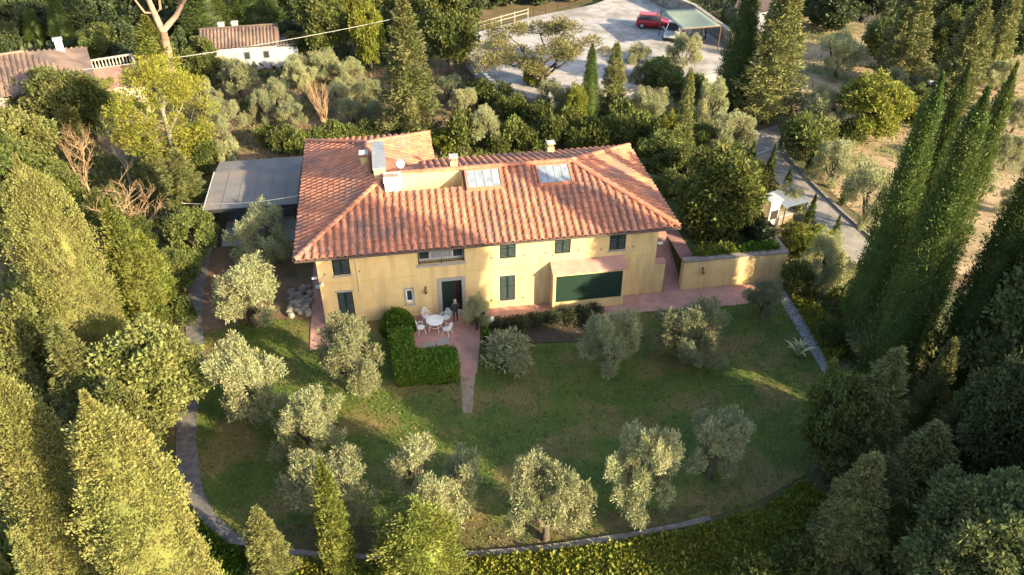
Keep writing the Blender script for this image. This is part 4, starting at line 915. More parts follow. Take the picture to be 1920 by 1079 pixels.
MB().tube([(0, 0, 0), (-.14, 0, 0)], .03).build('arm', M_white, cm); MB().box(-.4, -.1, -.06, .06, -.09, .02).build('housing', M_white, cm)
cm = thing('security_camera', 'white security camera on the villa corner above the brick ramp', 'camera', HW(15.202, .1, 3.7), HA)
MB().tube([(0, 0, 0), (.14, 0, 0)], .03).build('arm', M_white, cm); MB().box(.1, .36, -.06, .06, -.09, .02).build('housing', M_white, cm)
MB().tube([(-2.8, -.012, 2.2), (-2.8, -.012, 4.95)], .014, 5).build('cable', M_wallcap, villa)
# roof deck
st = .125; us = np.arange(RA[0], RA[1]+.01, st); vs_ = np.arange(-.5, 14.71, st); idx = {}; V = []; F = []
def vid(i, j):
    if (i, j) not in idx: idx[(i, j)] = len(V); V.append((us[i], vs_[j], roofz(us[i], vs_[j])-.01))
    return idx[(i, j)]
for i in range(len(us)-1):
    for j in range(len(vs_)-1):
        cu, cv = us[i]+st/2, vs_[j]+st/2
        if roofz(cu, cv) < 0 or hole(cu, cv): continue
        q = [(i, j), (i+1, j), (i+1, j+1), (i, j+1)]
        if any(roofz(us[a], vs_[b]) < 0 for a, b in q): continue
        F.append([vid(a, b) for a, b in q])
roof = link('roof', npmesh('roof', np.array(V), np.array(F), M_tilepan), villa)
sf = MB().prism([(RA[0]+.05, -.45), (RA[1]-.05, -.45), (RA[1]-.05, 10.35), (2.55, 10.35), (2.55, 14.65), (RA[0]+.05, 14.65)], EZ-.12, EZ-.02).build('soffit', M_wood, villa)
# cover tiles
TS, TL = .43, .40
def tile_mesh(mb, M, r0=.155, r1=.125, L=.46, n=6):
    vs = []
    for r, y, dz in ((r0, 0, .02), (r1, L, -.012)):
        for k in range(n+1):
            a = math.pi*k/n; vs.append(M @ Vector((r*math.cos(a), y, r*.72*math.sin(a)+dz)))
    for k in range(n+1):
        a = math.pi*k/n; r = r0-.028; vs.append(M @ Vector((r*math.cos(a), 0, r*.72*math.sin(a)+.02)))
    m = n+1
    fs = [(k+1, k, m+k, m+k+1) for k in range(n)] + [(k, k+1, 2*m+k+1, 2*m+k) for k in range(n)]
    return mb.add(vs, fs)
cs = 1/math.sqrt(1+SLOPE*SLOPE)
FACES = [  # origin at eave, along, inward
 ('front', Vector((RA[0], -.5)), Vector((1, 0)), Vector((0, 1)), RA[1]-RA[0]), ('back', Vector((RA[1], 10.4)), Vector((-1, 0)), Vector((0, -1)), RA[1]-2.0),
 ('left', Vector((RA[0], 14.7)), Vector((0, -1)), Vector((1, 0)), 15.2), ('right', Vector((RA[1], -.5)), Vector((0, 1)), Vector((-1, 0)), 10.9),
 ('wingr', Vector((2.6, 9.0)), Vector((0, 1)), Vector((-1, 0)), 5.7), ('wingb', Vector((2.6, 14.7)), Vector((-1, 0)), Vector((0, -1)), 8.6)]
single = tile_mesh(MB(), Matrix.Identity(4)).mesh('roof_tile', M_tile)
nsing = 0
for name, o, al, inw, ln in FACES:
    bulk = MB(); pans = MB(); nc = int(ln/TS); X = Vector((al.x, al.y, 0)); Y = Vector((inw.x*cs, inw.y*cs, SLOPE*cs)); Z = X.cross(Y)
    if Z.z < 0: X = -X; Z = -Z
    for k in range(int(6.2/(TL*cs))+1):
        for c in range(nc+1):
            d = k*TL*cs-.05; p = o+al*(.2+c*TS+.012*rng.normal())+inw*d
            mid = p+inw*TL*cs*.5; z = EZ+SLOPE*d; zm = EZ+SLOPE*(d+TL*cs*.5)
            rz = roofz(mid.x, mid.y)
            if rz < 0 or abs(rz-zm) > .012 or hole(mid.x, mid.y, .04): continue
            jit = Matrix.Translation((0, .02*rng.normal(), .004*rng.normal())) @ Matrix.Rotation(R(rng.normal()*2.0), 4, 'Z')
            M = Matrix(((X.x, Y.x, Z.x, p.x), (X.y, Y.y, Z.y, p.y), (X.z, Y.z, Z.z, z), (0, 0, 0, 1))) @ jit
            if name == 'front' and nsing < 300 and k < 7:
                t_ = link('roof_tile', single, roof); t_.matrix_basis = M; nsing += 1
            else: tile_mesh(bulk, M, n=5)
            # flat pan tile edge between the covers
            pm = M @ Matrix.Translation((TS/2, 0, 0))
            pc = pm @ Vector((0, TL*.5, 0))
            if abs(roofz(pc.x, pc.y)-(EZ+SLOPE*(d+TL*cs*.5))) < .012 and not hole(pc.x, pc.y, .1):
                pans.box(-.11, .11, 0, TL+.03, -.03, .012, pm @ Matrix.Rotation(R(2.2), 4, 'X') @ Matrix.Translation((0, 0, -.012)))
    if bulk.v: tag(bulk.build('cover_tiles', M_tile, roof), kind='stuff')
    if pans.v: tag(pans.build('pan_tiles', M_tilepan, roof), kind='stuff')
rt = tile_mesh(MB(), Matrix.Identity(4), .19, .16, .44, 7).mesh('ridge_tile', M_tile)
def ridge(a, b):
    a = Vector(a); b = Vector(b); Y = (b-a).normalized(); X = Y.cross(Vector((0, 0, 1))).normalized(); Z = X.cross(Y); L = (b-a).length; n = int(L/.36)
    for i in range(n):
        p = a+Y*i*.36+Z*.01
        if hole(p.x, p.y): continue
        o = link('ridge_tile', rt, roof); o.matrix_basis = Matrix(((X.x, Y.x, Z.x, p.x), (X.y, Y.y, Z.y, p.y), (X.z, Y.z, Z.z, p.z), (0, 0, 0, 1))) @ Matrix.Rotation(R(rng.normal()*2), 4, 'Z')
hA = 5.45; zA = EZ+SLOPE*hA; hB = 4.3; zB = EZ+SLOPE*hB
ridge((16.25, -.5, EZ+.05), (16.25-hA, -.5+hA, zA+.05)); ridge((16.25, 10.4, EZ+.05), (16.25-hA, 10.4-hA, zA+.05))
ridge((-6, -.5, EZ+.05), (-6+hA, -.5+hA, zA+.05)); ridge((-6, 14.7, EZ+.05), (-1.7, 10.4, zB+.05)); ridge((2.6, 14.7, EZ+.05), (-1.7, 10.4, zB+.05))
ridge((-1.7, 10.4, zB+.05), (-1.7, 6.0, zB+.05)); ridge((10.8, 4.95, zA+.05), (-.55, 4.95, zA+.05))
MB().tube([(-6.02, -.62, EZ-.06), (16.27, -.62, EZ-.06)], .07, 8).build('gutter', mat('copper_gutter', (.10, .07, .055), rough=.5, metal=.5), villa)
MB().tube([(-6.1, -.5, EZ-.06), (-6.1, 14.7, EZ-.06)], .06, 8).build('gutter', MATS['copper_gutter'], villa)
MB().tube([(16.35, -.5, EZ-.06), (16.35, 10.4, EZ-.06)], .06, 8).build('gutter', MATS['copper_gutter'], villa)
# roof terrace
a, b, c, d = TERR
tr = MB(); zf = 5.5
tr.add([(a, c, zf), (b, c, zf), (b, d, zf), (a, d, zf)], [(0, 1, 2, 3)])
tr.add([(a, d, zf), (b, d, zf), (b, d, zA), (a, d, zA)], [(0, 1, 2, 3)]); tr.add([(b, c, zf), (b, d, zf), (b, d, zA), (b, c, roofz(b, c)+.02)], [(3, 2, 1, 0)])
tr.add([(a, c, zf), (a, d, zf), (a, d, zA), (a, c, roofz(a, c)+.02)], [(0, 1, 2, 3)]); tr.add([(a, c, zf), (b, c, zf), (b, c, roofz(b, c)+.02), (a, c, roofz(a, c)+.02)], [(3, 2, 1, 0)])
tr.build('roof_terrace', M_wall, villa)
sm = MB().box(-1.3, -.62, 4.9, 8.45, 6.0, 7.55).build('parapet_wall', M_wall, villa)
MB().box(-1.36, -.56, 4.84, 8.51, 7.553, 7.68).build('lead_coping', mat('lead', (.27, .27, .27), (.20, .20, .20), 3, .6), sm)
sm = MB().box(-.72, .22, 3.7, 4.897, 6.0, 7.25).build('chimney_block', M_whiteplaster, villa)
MB().box(-.78, .28, 3.64, 4.85, 7.253, 7.33).build('chimney_cap', M_whiteplaster, sm)
for k in range(5): MB().box(-.7+k*.18, -.6+k*.18, 4.2, 4.4, 7.333, 7.48).build('cap_tile', M_tile, sm)
# skylights
for (a, b, c, d) in SKY:
    z0 = roofz((a+b)/2, c); z1 = roofz((a+b)/2, d); fr = MB()
    for (x0, x1, y0, y1) in ((a, a+.09, c, d), (b-.09, b, c, d), (a+.09, b-.09, c, c+.09), (a+.09, b-.09, d-.09, d)):
        zz = lambda y: EZ+SLOPE*(y+.5)
        fr.add([(x0, y0, zz(y0)-.15), (x1, y0, zz(y0)-.15), (x1, y1, zz(y1)-.15), (x0, y1, zz(y1)-.15), (x0, y0, zz(y0)+.2), (x1, y0, zz(y0)+.2), (x1, y1, zz(y1)+.2), (x0, y1, zz(y1)+.2)], [(3, 2, 1, 0), (4, 5, 6, 7), (0, 1, 5, 4), (1, 2, 6, 5), (2, 3, 7, 6), (3, 0, 4, 7)])
    sk = fr.build('skylight', M_pot, villa)
    for k in range(4):
        x0 = a+.1+k*(b-a-.2)/4+.01; x1 = x0+(b-a-.2)/4-.02
        MB().add([(x0, c+.1, zz(c+.1)+.16), (x1, c+.1, zz(c+.1)+.16), (x1, d-.1, zz(d-.1)+.16), (x0, d-.1, zz(d-.1)+.16)], [(0, 1, 2, 3)]).build('pane', M_skyglass, sk)
# chimneys and aerials
def chimney(u, v, name='chimney'):
    z = roofz(u, v); cb = MB().box(u-.22, u+.22, v-.22, v+.22, z-.2, z+.5).build(name, M_wall, villa)
    MB().box(u-.16, u+.16, v-.16, v+.16, z+.503, z+.75).build('flue', M_pot, cb); MB().box(u-.28, u+.28, v-.28, v+.28, z+.753, z+.82).build('cap', M_conc, cb)
chimney(3.6, 5.9); chimney(-1.9, 7.6); chimney(10.5, 9.6)
an = thing('tv_aerial', 'tall thin television aerial mast on the villa roof', 'aerial', HW(.46, 6.6, roofz(.46, 6.6)), HA)
MB().tube([(0, 0, -.1), (0, 0, 2.4)], .02, 6).build('mast', M_galv, an)
for z in (1.6, 2.1):
    bo = MB().tube([(-.7, 0, z), (.6, 0, z)], .012, 5).build('boom', M_galv, an); em = MB().tube([(0, -.3, z), (0, .3, z)], .008, 4).mesh('element', M_galv)
    for k in range(6): link('element', em, bo, (-.6+k*.22, 0, 0))
ds = thing('satellite_dish', 'small white satellite dish on the villa roof', 'dish', HW(.35, 5.95, roofz(.35, 5.95)), HA)
MB().tube([(0, 0, -.05), (0, 0, .55)], .025).build('pole', M_galv, ds)
d_ = MB().lathe([(.02, 0), (.14, .02), (.25, .07), (.27, .08), (.25, .085), (.14, .035), (.02, .02)], (0, 0, 0), 16).build('reflector', M_white, ds); d_.location = (0, -.06, .55); d_.rotation_euler = (R(65), 0, R(-20))
MB().tube([(0, -.1, .5), (0, -.42, .58)], .012).build('feed_arm', M_galv, ds)

# ---------------------------------------------------------------- canopy shed beside the villa
sh = thing('canopy_shed', 'open shed with flat grey roof and dark posts beside the villa', 'shed', HO, HA)
MB().box(-12.8, -6.75, 9.7, 15.2, 2.85, 3.0).add([(-12.8, 15.2, 2.85), (-6.75, 15.2, 2.85), (-6.75, 17.4, 2.55), (-12.8, 17.4, 2.55), (-12.8, 15.2, 3.0), (-6.75, 15.2, 3.0), (-6.75, 17.4, 2.7), (-12.8, 17.4, 2.7)], [(3, 2, 1, 0), (4, 5, 6, 7), (0, 1, 5, 4), (1, 2, 6, 5), (2, 3, 7, 6), (3, 0, 4, 7)]).build('roof', M_greyroof, sh)
for k in range(6): MB().box(-12.75+k*1.02, -12.69+k*1.02, 9.72, 15.18, 3.003, 3.022).build('lap_joint', M_greyroof, sh)
MB().box(-12.86, -6.7, 9.62, 9.697, 2.82, 3.03).build('fascia', M_iron, sh); MB().box(-12.88, -12.803, 9.7, 15.2, 2.82, 3.03).build('fascia', M_conc, sh)
for x, y in ((-12.4, 10.0), (-9.6, 10.0), (-7.0, 10.0), (-12.4, 16.8), (-7.0, 16.8)): MB().box(x-.08, x+.08, y-.08, y+.08, -.05, 2.6).build('post', M_iron, sh)
MB().box(-12.2, -7.2, 13.2, 13.35, -.05, 2.8).build('back_wall', mat('blue_grey_board', (.10, .115, .14), rough=.8), sh)
MB().box(-12.3, -7.0, 9.9, 13.2, -.05, .03).build('slab', M_conc, sh)
# ---------------------------------------------------------------- hedges and ground cover
def leafy(name, poly, z0, z1, m, n_top, n_side, L, W, label=None, cat='hedge', bumps=.06, kind=None):
    core = MB().prism(poly, z0, z1-.06)
    P2 = scatter(poly, n_top); top = np.column_stack([P2, np.full(n_top, z1-.07)+bumps*rng.normal(size=n_top)+.05*np.sin(P2[:, 0]*2.3)*np.sin(P2[:, 1]*2.9)])
    D = np.tile([0, 0, 1.], (n_top, 1))+rng.normal(size=(n_top, 3))*.5
    A = np.array(poly); E = np.roll(A, -1, 0)-A; ln = np.linalg.norm(E, axis=1); k = rng.choice(len(A), n_side, p=ln/ln.sum())
    ctr = A.mean(0); Q = A[k]+E[k]*rng.random((n_side, 1)); nrm = np.column_stack([E[k][:, 1], -E[k][:, 0]])/ln[k][:, None]
    sgn = 1 if sum(A[i-1][0]*A[i][1]-A[i][0]*A[i-1][1] for i in range(len(A))) > 0 else -1; nrm = nrm*sgn
    S3 = np.column_stack([Q+nrm*rng.normal(size=(n_side, 1))*.04, z0+(z1-z0)*rng.random(n_side)])
    DD = np.column_stack([nrm, np.full(n_side, .4)])
    V, F = rhombs(np.concatenate([top, S3]), np.concatenate([D, DD]), L, W, .5)
    c = [p for p in core.v]; nv = len(V)
    bmv = np.concatenate([V, np.array(c)]); polys = [tuple(f) for f in F.tolist()]+[tuple(i+nv for i in f) for f in core.f]
    me = bpy.data.meshes.new(name); me.from_pydata([tuple(v) for v in bmv.tolist()], [], polys); me.update(); me.materials.append(m)
    o = link(name, me)
    if kind: o['kind'] = kind
    return tag(o, label, None if kind == 'stuff' else cat)
leafy('hedge', hxy([(-1.2, -2.2), (-.02, -2.2), (0, -4.15), (2.32, -4.3), (2.3, -6.25), (-.95, -6.05)]), -.05, .95, LF['hedge'], 9000, 6000, .12, .08, 'L shaped clipped box hedge around the terrace corner')
leafy('ground_cover_hedge', POLY['hedgeband'], -.2, .3, LF['ivy'], 42000, 3000, .15, .1, 'yellow green clipped hedge band outside the stone kerb', bumps=.08)
leafy('ground_cover_hedge', POLY['hedgeleft'], -.2, .3, LF['hedge'], 16000, 1500, .16, .1, 'dark green low hedge outside the stone path curve', bumps=.1)
leafy('ivy_bank', POLY['ivystrip'], -.2, .12, LF['ivy'], 9000, 600, .14, .1, 'yellowed ivy bank beside the grey side path', 'ivy', bumps=.07)
leafy('planter_hedge', hxy([(18.3, .5), (20.6, .5), (20.6, 1.1), (18.3, 1.1)]), 1.6, 2.35, LF['yellow'], 1500, 1300, .2, .14, 'lime green hedge just behind the garden wall coping', bumps=.14)
leafy('planter_hedge', hxy([(20.9, .5), (23.5, .5), (23.5, 1.0), (20.9, 1.0)]), 1.6, 2.25, LF['hedge'], 1200, 1000, .2, .14, 'green hedge at the garden wall corner', bumps=.12)
leafy('planter_hedge', hxy([(22.6, 1.2), (23.5, 1.2), (23.5, 7.5), (22.6, 7.5)]), 1.6, 2.9, LF['rose'], 3500, 3500, .2, .14, 'tall dark hedge along the inner garden side wall', bumps=.14)
# round box ball
t = thing('box_ball', 'round clipped box bush at the hedge end beside the terrace', 'bush', HW(-.75, -1.1), HA)
d = rsph(5200); d[:, 2] = np.abs(d[:, 2]); V, F = rhombs(d*np.array([.95, .95, 1.25])*(1+.03*rng.normal(size=(5200, 1))), d, .13, .09, .5)
V2, F2 = revolve([(.93*math.cos(a), 1.2*math.sin(a)) for a in np.linspace(0, 1.5, 7)], 14, .01); V, F = join([(V, F), (V2, F2)])
link('foliage', npmesh('ball_foliage', V, F, LF['hedge']), t); MB().tube([(0, 0, -.1), (0, 0, .6)], .06).build('stem', M_bark, t)
# grass and weeds
def tufts(name, poly, n, L, W, m, z=0.0, holes=()):
    P2 = scatter(poly, n)
    for h in holes: P2 = P2[~inpoly(P2, h)]
    V, F = rhombs(np.column_stack([P2, np.full(len(P2), z)]), np.tile([0, 0, 1.], (len(P2), 1)), L, W, .55)
    return tag(link(name, npmesh(name, V, F, m)), kind='stuff')
noz = [hxy([(-6.2, 14), (-6.2, -2.4), (-3.2, -1.9), (-1.3, -2.1), (-1.3, -6.4), (3.6, -6.2), (4.1, -1.5), (24, -2.1), (24, 12), (-6, 14)]), POLY['bed'], POLY['dirt']]
tufts('lawn_grass', POLY['lawn'], 64000, .10, .035, LF['grass'], 0, noz)
litter = scatter(POLY['lawn'], 9000); litter = litter[~inpoly(litter, noz[0])]
V, F = rhombs(np.column_stack([litter, np.full(len(litter), .05)]), rng.normal(size=(len(litter), 3))*np.array([1, 1, .15]), .09, .05, .1)
tag(link('leaf_litter', npmesh('leaf_litter', V, F, leafmat('fallen_leaf', (.30, .20, .10), (.17, .115, .055), .1))), kind='stuff')
tufts('grove_weeds', [(-26, 54), (-14, 52.5), (8, 55.5), (6, 66), (-1, 69), (-5, 80), (-12, 80), (-30, 70)], 16000, .3, .09, LF['weed'])
tufts('field_weeds', [(25.5, 46), (24.5, 53), (24, 60), (27, 66), (30, 72), (26, 76), (26, 84), (30, 100), (80, 100), (80, 42), (30, 42)], 20000, .3, .1, LF['weed'])
tufts('bank_weeds', [(17.6, 40.4), (23, 45), (19, 58), (16.6, 61), (10.3, 52), (24, 50), (24, 36), (19, 33)], 9000, .3, .12, LF['broad'], 0, [POLY['drive']])
tufts('undergrowth', [(-40, 62), (-21.5, 56), (-21.4, 44), (-18.6, 34), (-17.6, 27), (-15.5, 22), (-8, 15), (-16, 10), (-50, 40)], 26000, .4, .2, LF['broad'])
tufts('wood_undergrowth', [(-70, 130), (-5, 130), (-5, 84), (-36, 70), (-52, 66), (-80, 90)], 22000, .7, .4, LF['dark'])
tufts('slope_undergrowth', [(24, 84), (30, 100), (80, 100), (95, 150), (0, 150), (-4, 100), (12, 104)], 22000, .7, .4, LF['dark'])
tufts('thicket_undergrowth', [(-12, 52.5), (8, 55.0), (16, 62), (20, 69), (6, 68), (-1, 68), (-8, 56)], 14000, .35, .2, LF['broad'])
tufts('bank_undergrowth', [(18.2, 33), (24, 37), (40, 36), (40, 12), (14, 16), (14.2, 24)], 22000, .4, .2, LF['holm'])

# ---------------------------------------------------------------- plants
cnt = {}
MATCH = {}
for kind, x, y, z, h, wd, label, group in PLANTS:
    vs = TREE[kind]; i = cnt.get(kind, 0); cnt[kind] = i+1
    tm, cmesh, H0, W0 = vs[1] if (kind == 'bulky' and 'split' in label) else vs[0] if kind == 'bulky' else vs[1] if (kind == 'bare' and 'grey' in label) else vs[0] if kind == 'bare' else vs[i % len(vs)]
    sh_ = 'shrub' in NAMES[kind] or kind == 'rose'
    cat = 'bush' if sh_ else 'tree'
    t = thing(NAMES[kind], label, cat, (x, y, z), 0.0 if kind in ('stonepine', 'olivev') else (i*2.399) % 6.283, group or None)
    sxy = wd/W0; t.scale = (sxy, sxy, h/H0)
    link('stems' if sh_ else 'branches' if cmesh is None else 'trunk', tm, t)
    if cmesh: link('foliage' if sh_ else 'crown', cmesh, t)

# ---------------------------------------------------------------- terrace furniture, person, pots
def garden_chair(loc, rz, label, group):
    t = thing('garden_chair', label, 'chair', loc, rz, group)
    MB().lathe([(.20, .41), (.235, .42), (.235, .44), (.2, .45)], n=14).build('seat', M_white, t)
    for sx in (-1, 1):
        for sy in (-1, 1): MB().tube([(sx*.14, sy*.14, .42), (sx*.2, sy*.2, .2), (sx*.23, sy*.23, 0)], [.018, .016, .014]).build('leg', M_white, t)
        MB().tube([(sx*.2, -.2, .62), (sx*.27, 0, .64), (sx*.22, .17, .62), (sx*.2, .15, .43)], .016).build('armrest', M_white, t)
    bk = MB(); bk.tube([(-.2, -.19, .42), (-.24, -.24, .7), (-.13, -.27, .92), (0, -.28, .97), (.13, -.27, .92), (.24, -.24, .7), (.2, -.19, .42)], .018)
    for k in range(5): a = -.14+k*.07; bk.tube([(a*.8, -.2, .43), (a*1.2, -.25, .68), (a*.6, -.27, .93)], .012, 5)
    bk.tube([(-.2, -.24, .68), (0, -.265, .74), (.2, -.24, .68)], .012, 5)
    bk.build('backrest', M_white, t); return t
TB = HW(1.45, -1.55, .05)
t = thing('garden_table', 'round white metal garden table on the terracotta terrace', 'table', TB)
MB().lathe([(.48, .70), (.52, .705), (.52, .735), (.48, .74)], n=24).build('table_top', M_white, t)
for k in range(4):
    a = k*math.pi/2+.6; c_, s_ = math.cos(a), math.sin(a); MB().tube([(c_*.3, s_*.3, .70), (c_*.36, s_*.36, .4), (c_*.42, s_*.42, 0)], .02).build('leg', M_white, t)
MB().tube([(.34*math.cos(k*math.pi/8), .34*math.sin(k*math.pi/8), .35) for k in range(17)], .012, 5).build('stretcher', M_white, t)
for a, lab in ((200, 'white ornate garden chair at the table, closest to the clipped hedge'), (128, 'white ornate garden chair at the table, on the wall side by the hedge'), (48, 'white ornate garden chair at the table, in front of the door'), (-30, 'white ornate garden chair at the table, beside the flower pots')):
    r_ = .86; p = TB+Vector((math.cos(R(a))*r_, math.sin(R(a))*r_, 0)); garden_chair(p, R(a)+math.pi/2, lab, 'chairs around the garden table')
garden_chair(HW(-5.45, 3.4, .04), R(100), 'white garden chair alone on the gable walk', None)
for u, v, l in ((.95, -2.95, 'flat grey paving plate on the terrace, nearer the hedge'), (1.8, -2.75, 'flat grey paving plate on the terrace, below the table')):
    tag(MB().prism(hxy([(u-.32, v-.27), (u+.32, v-.27), (u+.32, v+.27), (u-.32, v+.27)]), .05, .066).build('paving_plate', M_stonetrim), l, 'paving slab')
# person by the door
pp = HW(2.72, -1.02, .05); per = thing('person', 'person in dark clothes standing by the front door', 'person', pp, R(9)+math.pi)
J = dict(pel=(0, 0, .92), sp=(0, .01, 1.12), ch=(0, .0, 1.32), nk=(0, .0, 1.46), hd=(0, -.02, 1.56), top=(0, -.01, 1.68),
 hl=(.09, 0, .88), kl=(.10, -.02, .48), al=(.10, .02, .08), tl=(.11, -.13, .03), hr=(-.09, 0, .88), kr=(-.10, -.03, .48), ar=(-.11, .0, .08), tr=(-.12, -.15, .03),
 sl=(.17, .0, 1.38), el=(.25, .02, 1.10), wl=(.2, -.18, .98), sr=(-.17, 0, 1.38), er=(-.25, .02, 1.10), wr=(-.19, -.2, 1.0))
RD = dict(pel=.145, sp=.135, ch=.15, nk=.055, hd=.088, top=.07, hl=.095, kl=.06, al=.042, tl=.035, hr=.095, kr=.06, ar=.042, tr=.035, sl=.065, el=.043, wl=.03, sr=.065, er=.043, wr=.03)
ks = list(J); E = [('pel', 'sp'), ('sp', 'ch'), ('ch', 'nk'), ('nk', 'hd'), ('hd', 'top'), ('pel', 'hl'), ('hl', 'kl'), ('kl', 'al'), ('al', 'tl'), ('pel', 'hr'), ('hr', 'kr'), ('kr', 'ar'), ('ar', 'tr'), ('ch', 'sl'), ('sl', 'el'), ('el', 'wl'), ('ch', 'sr'), ('sr', 'er'), ('er', 'wr')]
V = [J[k] for k in ks]; E = [(ks.index(a), ks.index(b)) for a, b in E]; rad = [RD[k] for k in ks]
for s, wk in ((1, 'wl'), (-1, 'wr')):
    wv = Vector(J[wk]); pi_ = len(V); V.append(tuple(wv+Vector((-.01*s, -.06, -.02)))); rad.append(.03); E.append((ks.index(wk), pi_))
    for f in range(5):
        o_ = Vector(((f-2)*.018, -.05 if f else -.01, -.01)); a_ = V[pi_]; k1 = len(V)
        V.append(tuple(Vector(a_)+o_)); rad.append(.0095); V.append(tuple(Vector(a_)+o_*1.5+Vector((0, -.02-.004*(2-abs(f-2)), -.03)))); rad.append(.008); E += [(pi_, k1), (k1, k1+1)]
me = bpy.data.meshes.new('body'); me.from_pydata(V, E, []); bo = link('body', me, per)
md = bo.modifiers.new('Skin', 'SKIN'); md.use_smooth_shade = True
for i, r_ in enumerate(rad): me.skin_vertices[0].data[i].radius = (r_, r_*.8)
me.skin_vertices[0].data[0].use_root = True
bo.modifiers.new('Sub', 'SUBSURF').levels = 1; bo.modifiers['Sub'].render_levels = 2
mbod = bpy.data.materials.new('clothed_skin'); mbod.use_nodes = True; N = mbod.node_tree.nodes; L = mbod.node_tree.links
tc = N.new('ShaderNodeTexCoord'); sx = N.new('ShaderNodeSeparateXYZ'); L.new(tc.outputs['Object'], sx.inputs[0])
def gt(inp, v, op='GREATER_THAN'):
    n = N.new('ShaderNodeMath'); n.operation = op; L.new(inp, n.inputs[0]); n.inputs[1].default_value = v; return n.outputs[0]
hd_ = gt(sx.outputs[2], 1.44); hn = gt(sx.outputs[1], -.16, 'LESS_THAN'); hz = gt(sx.outputs[2], .8)
mu = N.new('ShaderNodeMath'); mu.operation = 'MULTIPLY'; L.new(hn, mu.inputs[0]); L.new(hz, mu.inputs[1])
mxx = N.new('ShaderNodeMath'); mxx.operation = 'MAXIMUM'; L.new(hd_, mxx.inputs[0]); L.new(mu.outputs[0], mxx.inputs[1])
mc = N.new('ShaderNodeMix'); mc.data_type = 'RGBA'; L.new(mxx.outputs[0], mc.inputs[0]); mc.inputs[6].default_value = (.04, .04, .048, 1); mc.inputs[7].default_value = (.5, .3, .22, 1)
L.new(mc.outputs[2], N['Principled BSDF'].inputs['Base Color']); me.materials.append(mbod)
MB().lathe([(.088, 0), (.10, .05), (.098, .1), (.07, .15), (.02, .17)], (0, .018, 1.565), 12, .92, 1.0).build('hair', M_hair, per, True)
MB().lathe([(.008, 0), (.018, .01), (.006, .05)], (0, -.105, 1.575), 6).build('nose', M_skin, per, True)
for s in (-1, 1):
    MB().lathe([(.004, -.01), (.012, 0), (.004, .01)], (s*.033, -.092, 1.61), 6).build('eye', M_dark, per); MB().lathe([(.006, -.03), (.016, 0), (.006, .03)], (s*.09, -.01, 1.6), 6).build('ear', M_skin, per)
MB().box(-.025, .025, -.102, -.09, 1.545, 1.553).build('mouth', M_tail, per)
# pots and small things
def pot(loc, r, h, label, plant=None):
    t = thing('flower_pot', label, 'pot', loc, 0, 'terracotta pots beside the terrace')
    MB().lathe([(r*.65, 0), (r*.95, h*.8), (r*1.08, h*.82), (r*1.08, h), (r*.9, h), (r*.85, h*.86)], n=16).build('pot', M_pot, t, True)
    n = 260; d = rsph(n); d[:, 2] = np.abs(d[:, 2]); V, F = rhombs(d*r*1.1*rng.random((n, 1))**.4+np.array([0, 0, h]), d+np.array([0, 0, .6]), .16, .08)
    link('plant', npmesh('pot_plant', V, F, LF[plant or 'broad']), t)
for (u, v, r, h, l, pk) in ((4.45, -2.35, .25, .42, 'terracotta pot with a small leafy plant by the terrace edge', None), (5.0, -2.5, .34, .4, 'wide terracotta pot beside the white box', 'rose'), (4.35, -3.0, .22, .36, 'terracotta pot second along the terrace edge', 'hedge'), (4.25, -3.6, .2, .34, 'small terracotta pot farthest along the terrace edge', 'rose'), (3.72, -1.3, .2, .35, 'terracotta pot by the small olive near the door', None), (4.2, -1.1, .24, .4, 'round terracotta pot under the small olive', 'rose')):
    pot(HW(u, v, .02), r, h, l, pk)
t = thing('utility_box', 'small white box on a stand beside the rose bed', 'box', HW(4.7, -1.95), HA)
MB().box(-.2, .2, -.12, .12, .35, .85).build('cabinet', M_white, t); MB().box(-.15, .15, -.124, -.121, .45, .62).build('panel', M_conc, t); MB().tube([(0, 0, -.1), (0, 0, .35)], .04).build('stand', M_conc, t)
t = thing('garden_spotlight', 'small white lamp standing at the hedge inner corner', 'lamp', HW(.25, -3.75, .05), HA)
MB().tube([(0, 0, 0), (0, 0, .22)], .02).build('stem', M_white, t); MB().lathe([(.04, 0), (.11, .06), (.12, .12), (.05, .18)], (0, 0, .2), 12).build('lamp_head', M_white, t, True)
# small stones by the gable walk
t = thing('rubble_wall', 'low dry wall of rubble stones beside the gable walk', 'wall')
pts = scatter(POLY['rubble'], 60)
for i, (x, y) in enumerate(pts[:46]):
    r_ = .13+.14*rng.random(); mb = MB()
    pr = [(r_*(.75+.3*rng.random()), -.1), (r_*1.05, .06), (r_*.9, .17+.1*rng.random()), (r_*.4, .27)]
    o = mb.lathe(pr, (0, 0, 0), 7, 1.2, .85).build('stone', M_rubble, t); o.location = (x, y, 0); o.rotation_euler = (rng.normal()*.1, rng.normal()*.1, rng.random()*6)
# agave by the side path, leaf colour raised to carry sunlight
t = thing('agave_plant', 'broad leaved agave coloured as if sunlit at the bend of the grey side path', 'plant', (16.3, 34.7, 0))
lf = MB()
for i in range(1): lf.add([(0, -.06, .02), (0, .06, .02), (.35, -.09, .32), (.35, .09, .32), (.62, -.05, .42), (.62, .05, .42), (.85, 0, .38), (.35, 0, .27), (.62, 0, .38)], [(0, 1, 3, 7, 2), (2, 7, 8, 4), (7, 3, 5, 8), (4, 8, 6), (8, 5, 6)])
am = lf.mesh('leaf', leafmat('sunlit_agave_leaf', (.50, .50, .30), (.40, .42, .22), .15))
for i in range(18): link('leaf', am, t, (0, 0, .02*i), (0, -R(5+i*2.6), i*2.4), (1.25-.03*i,)*3)
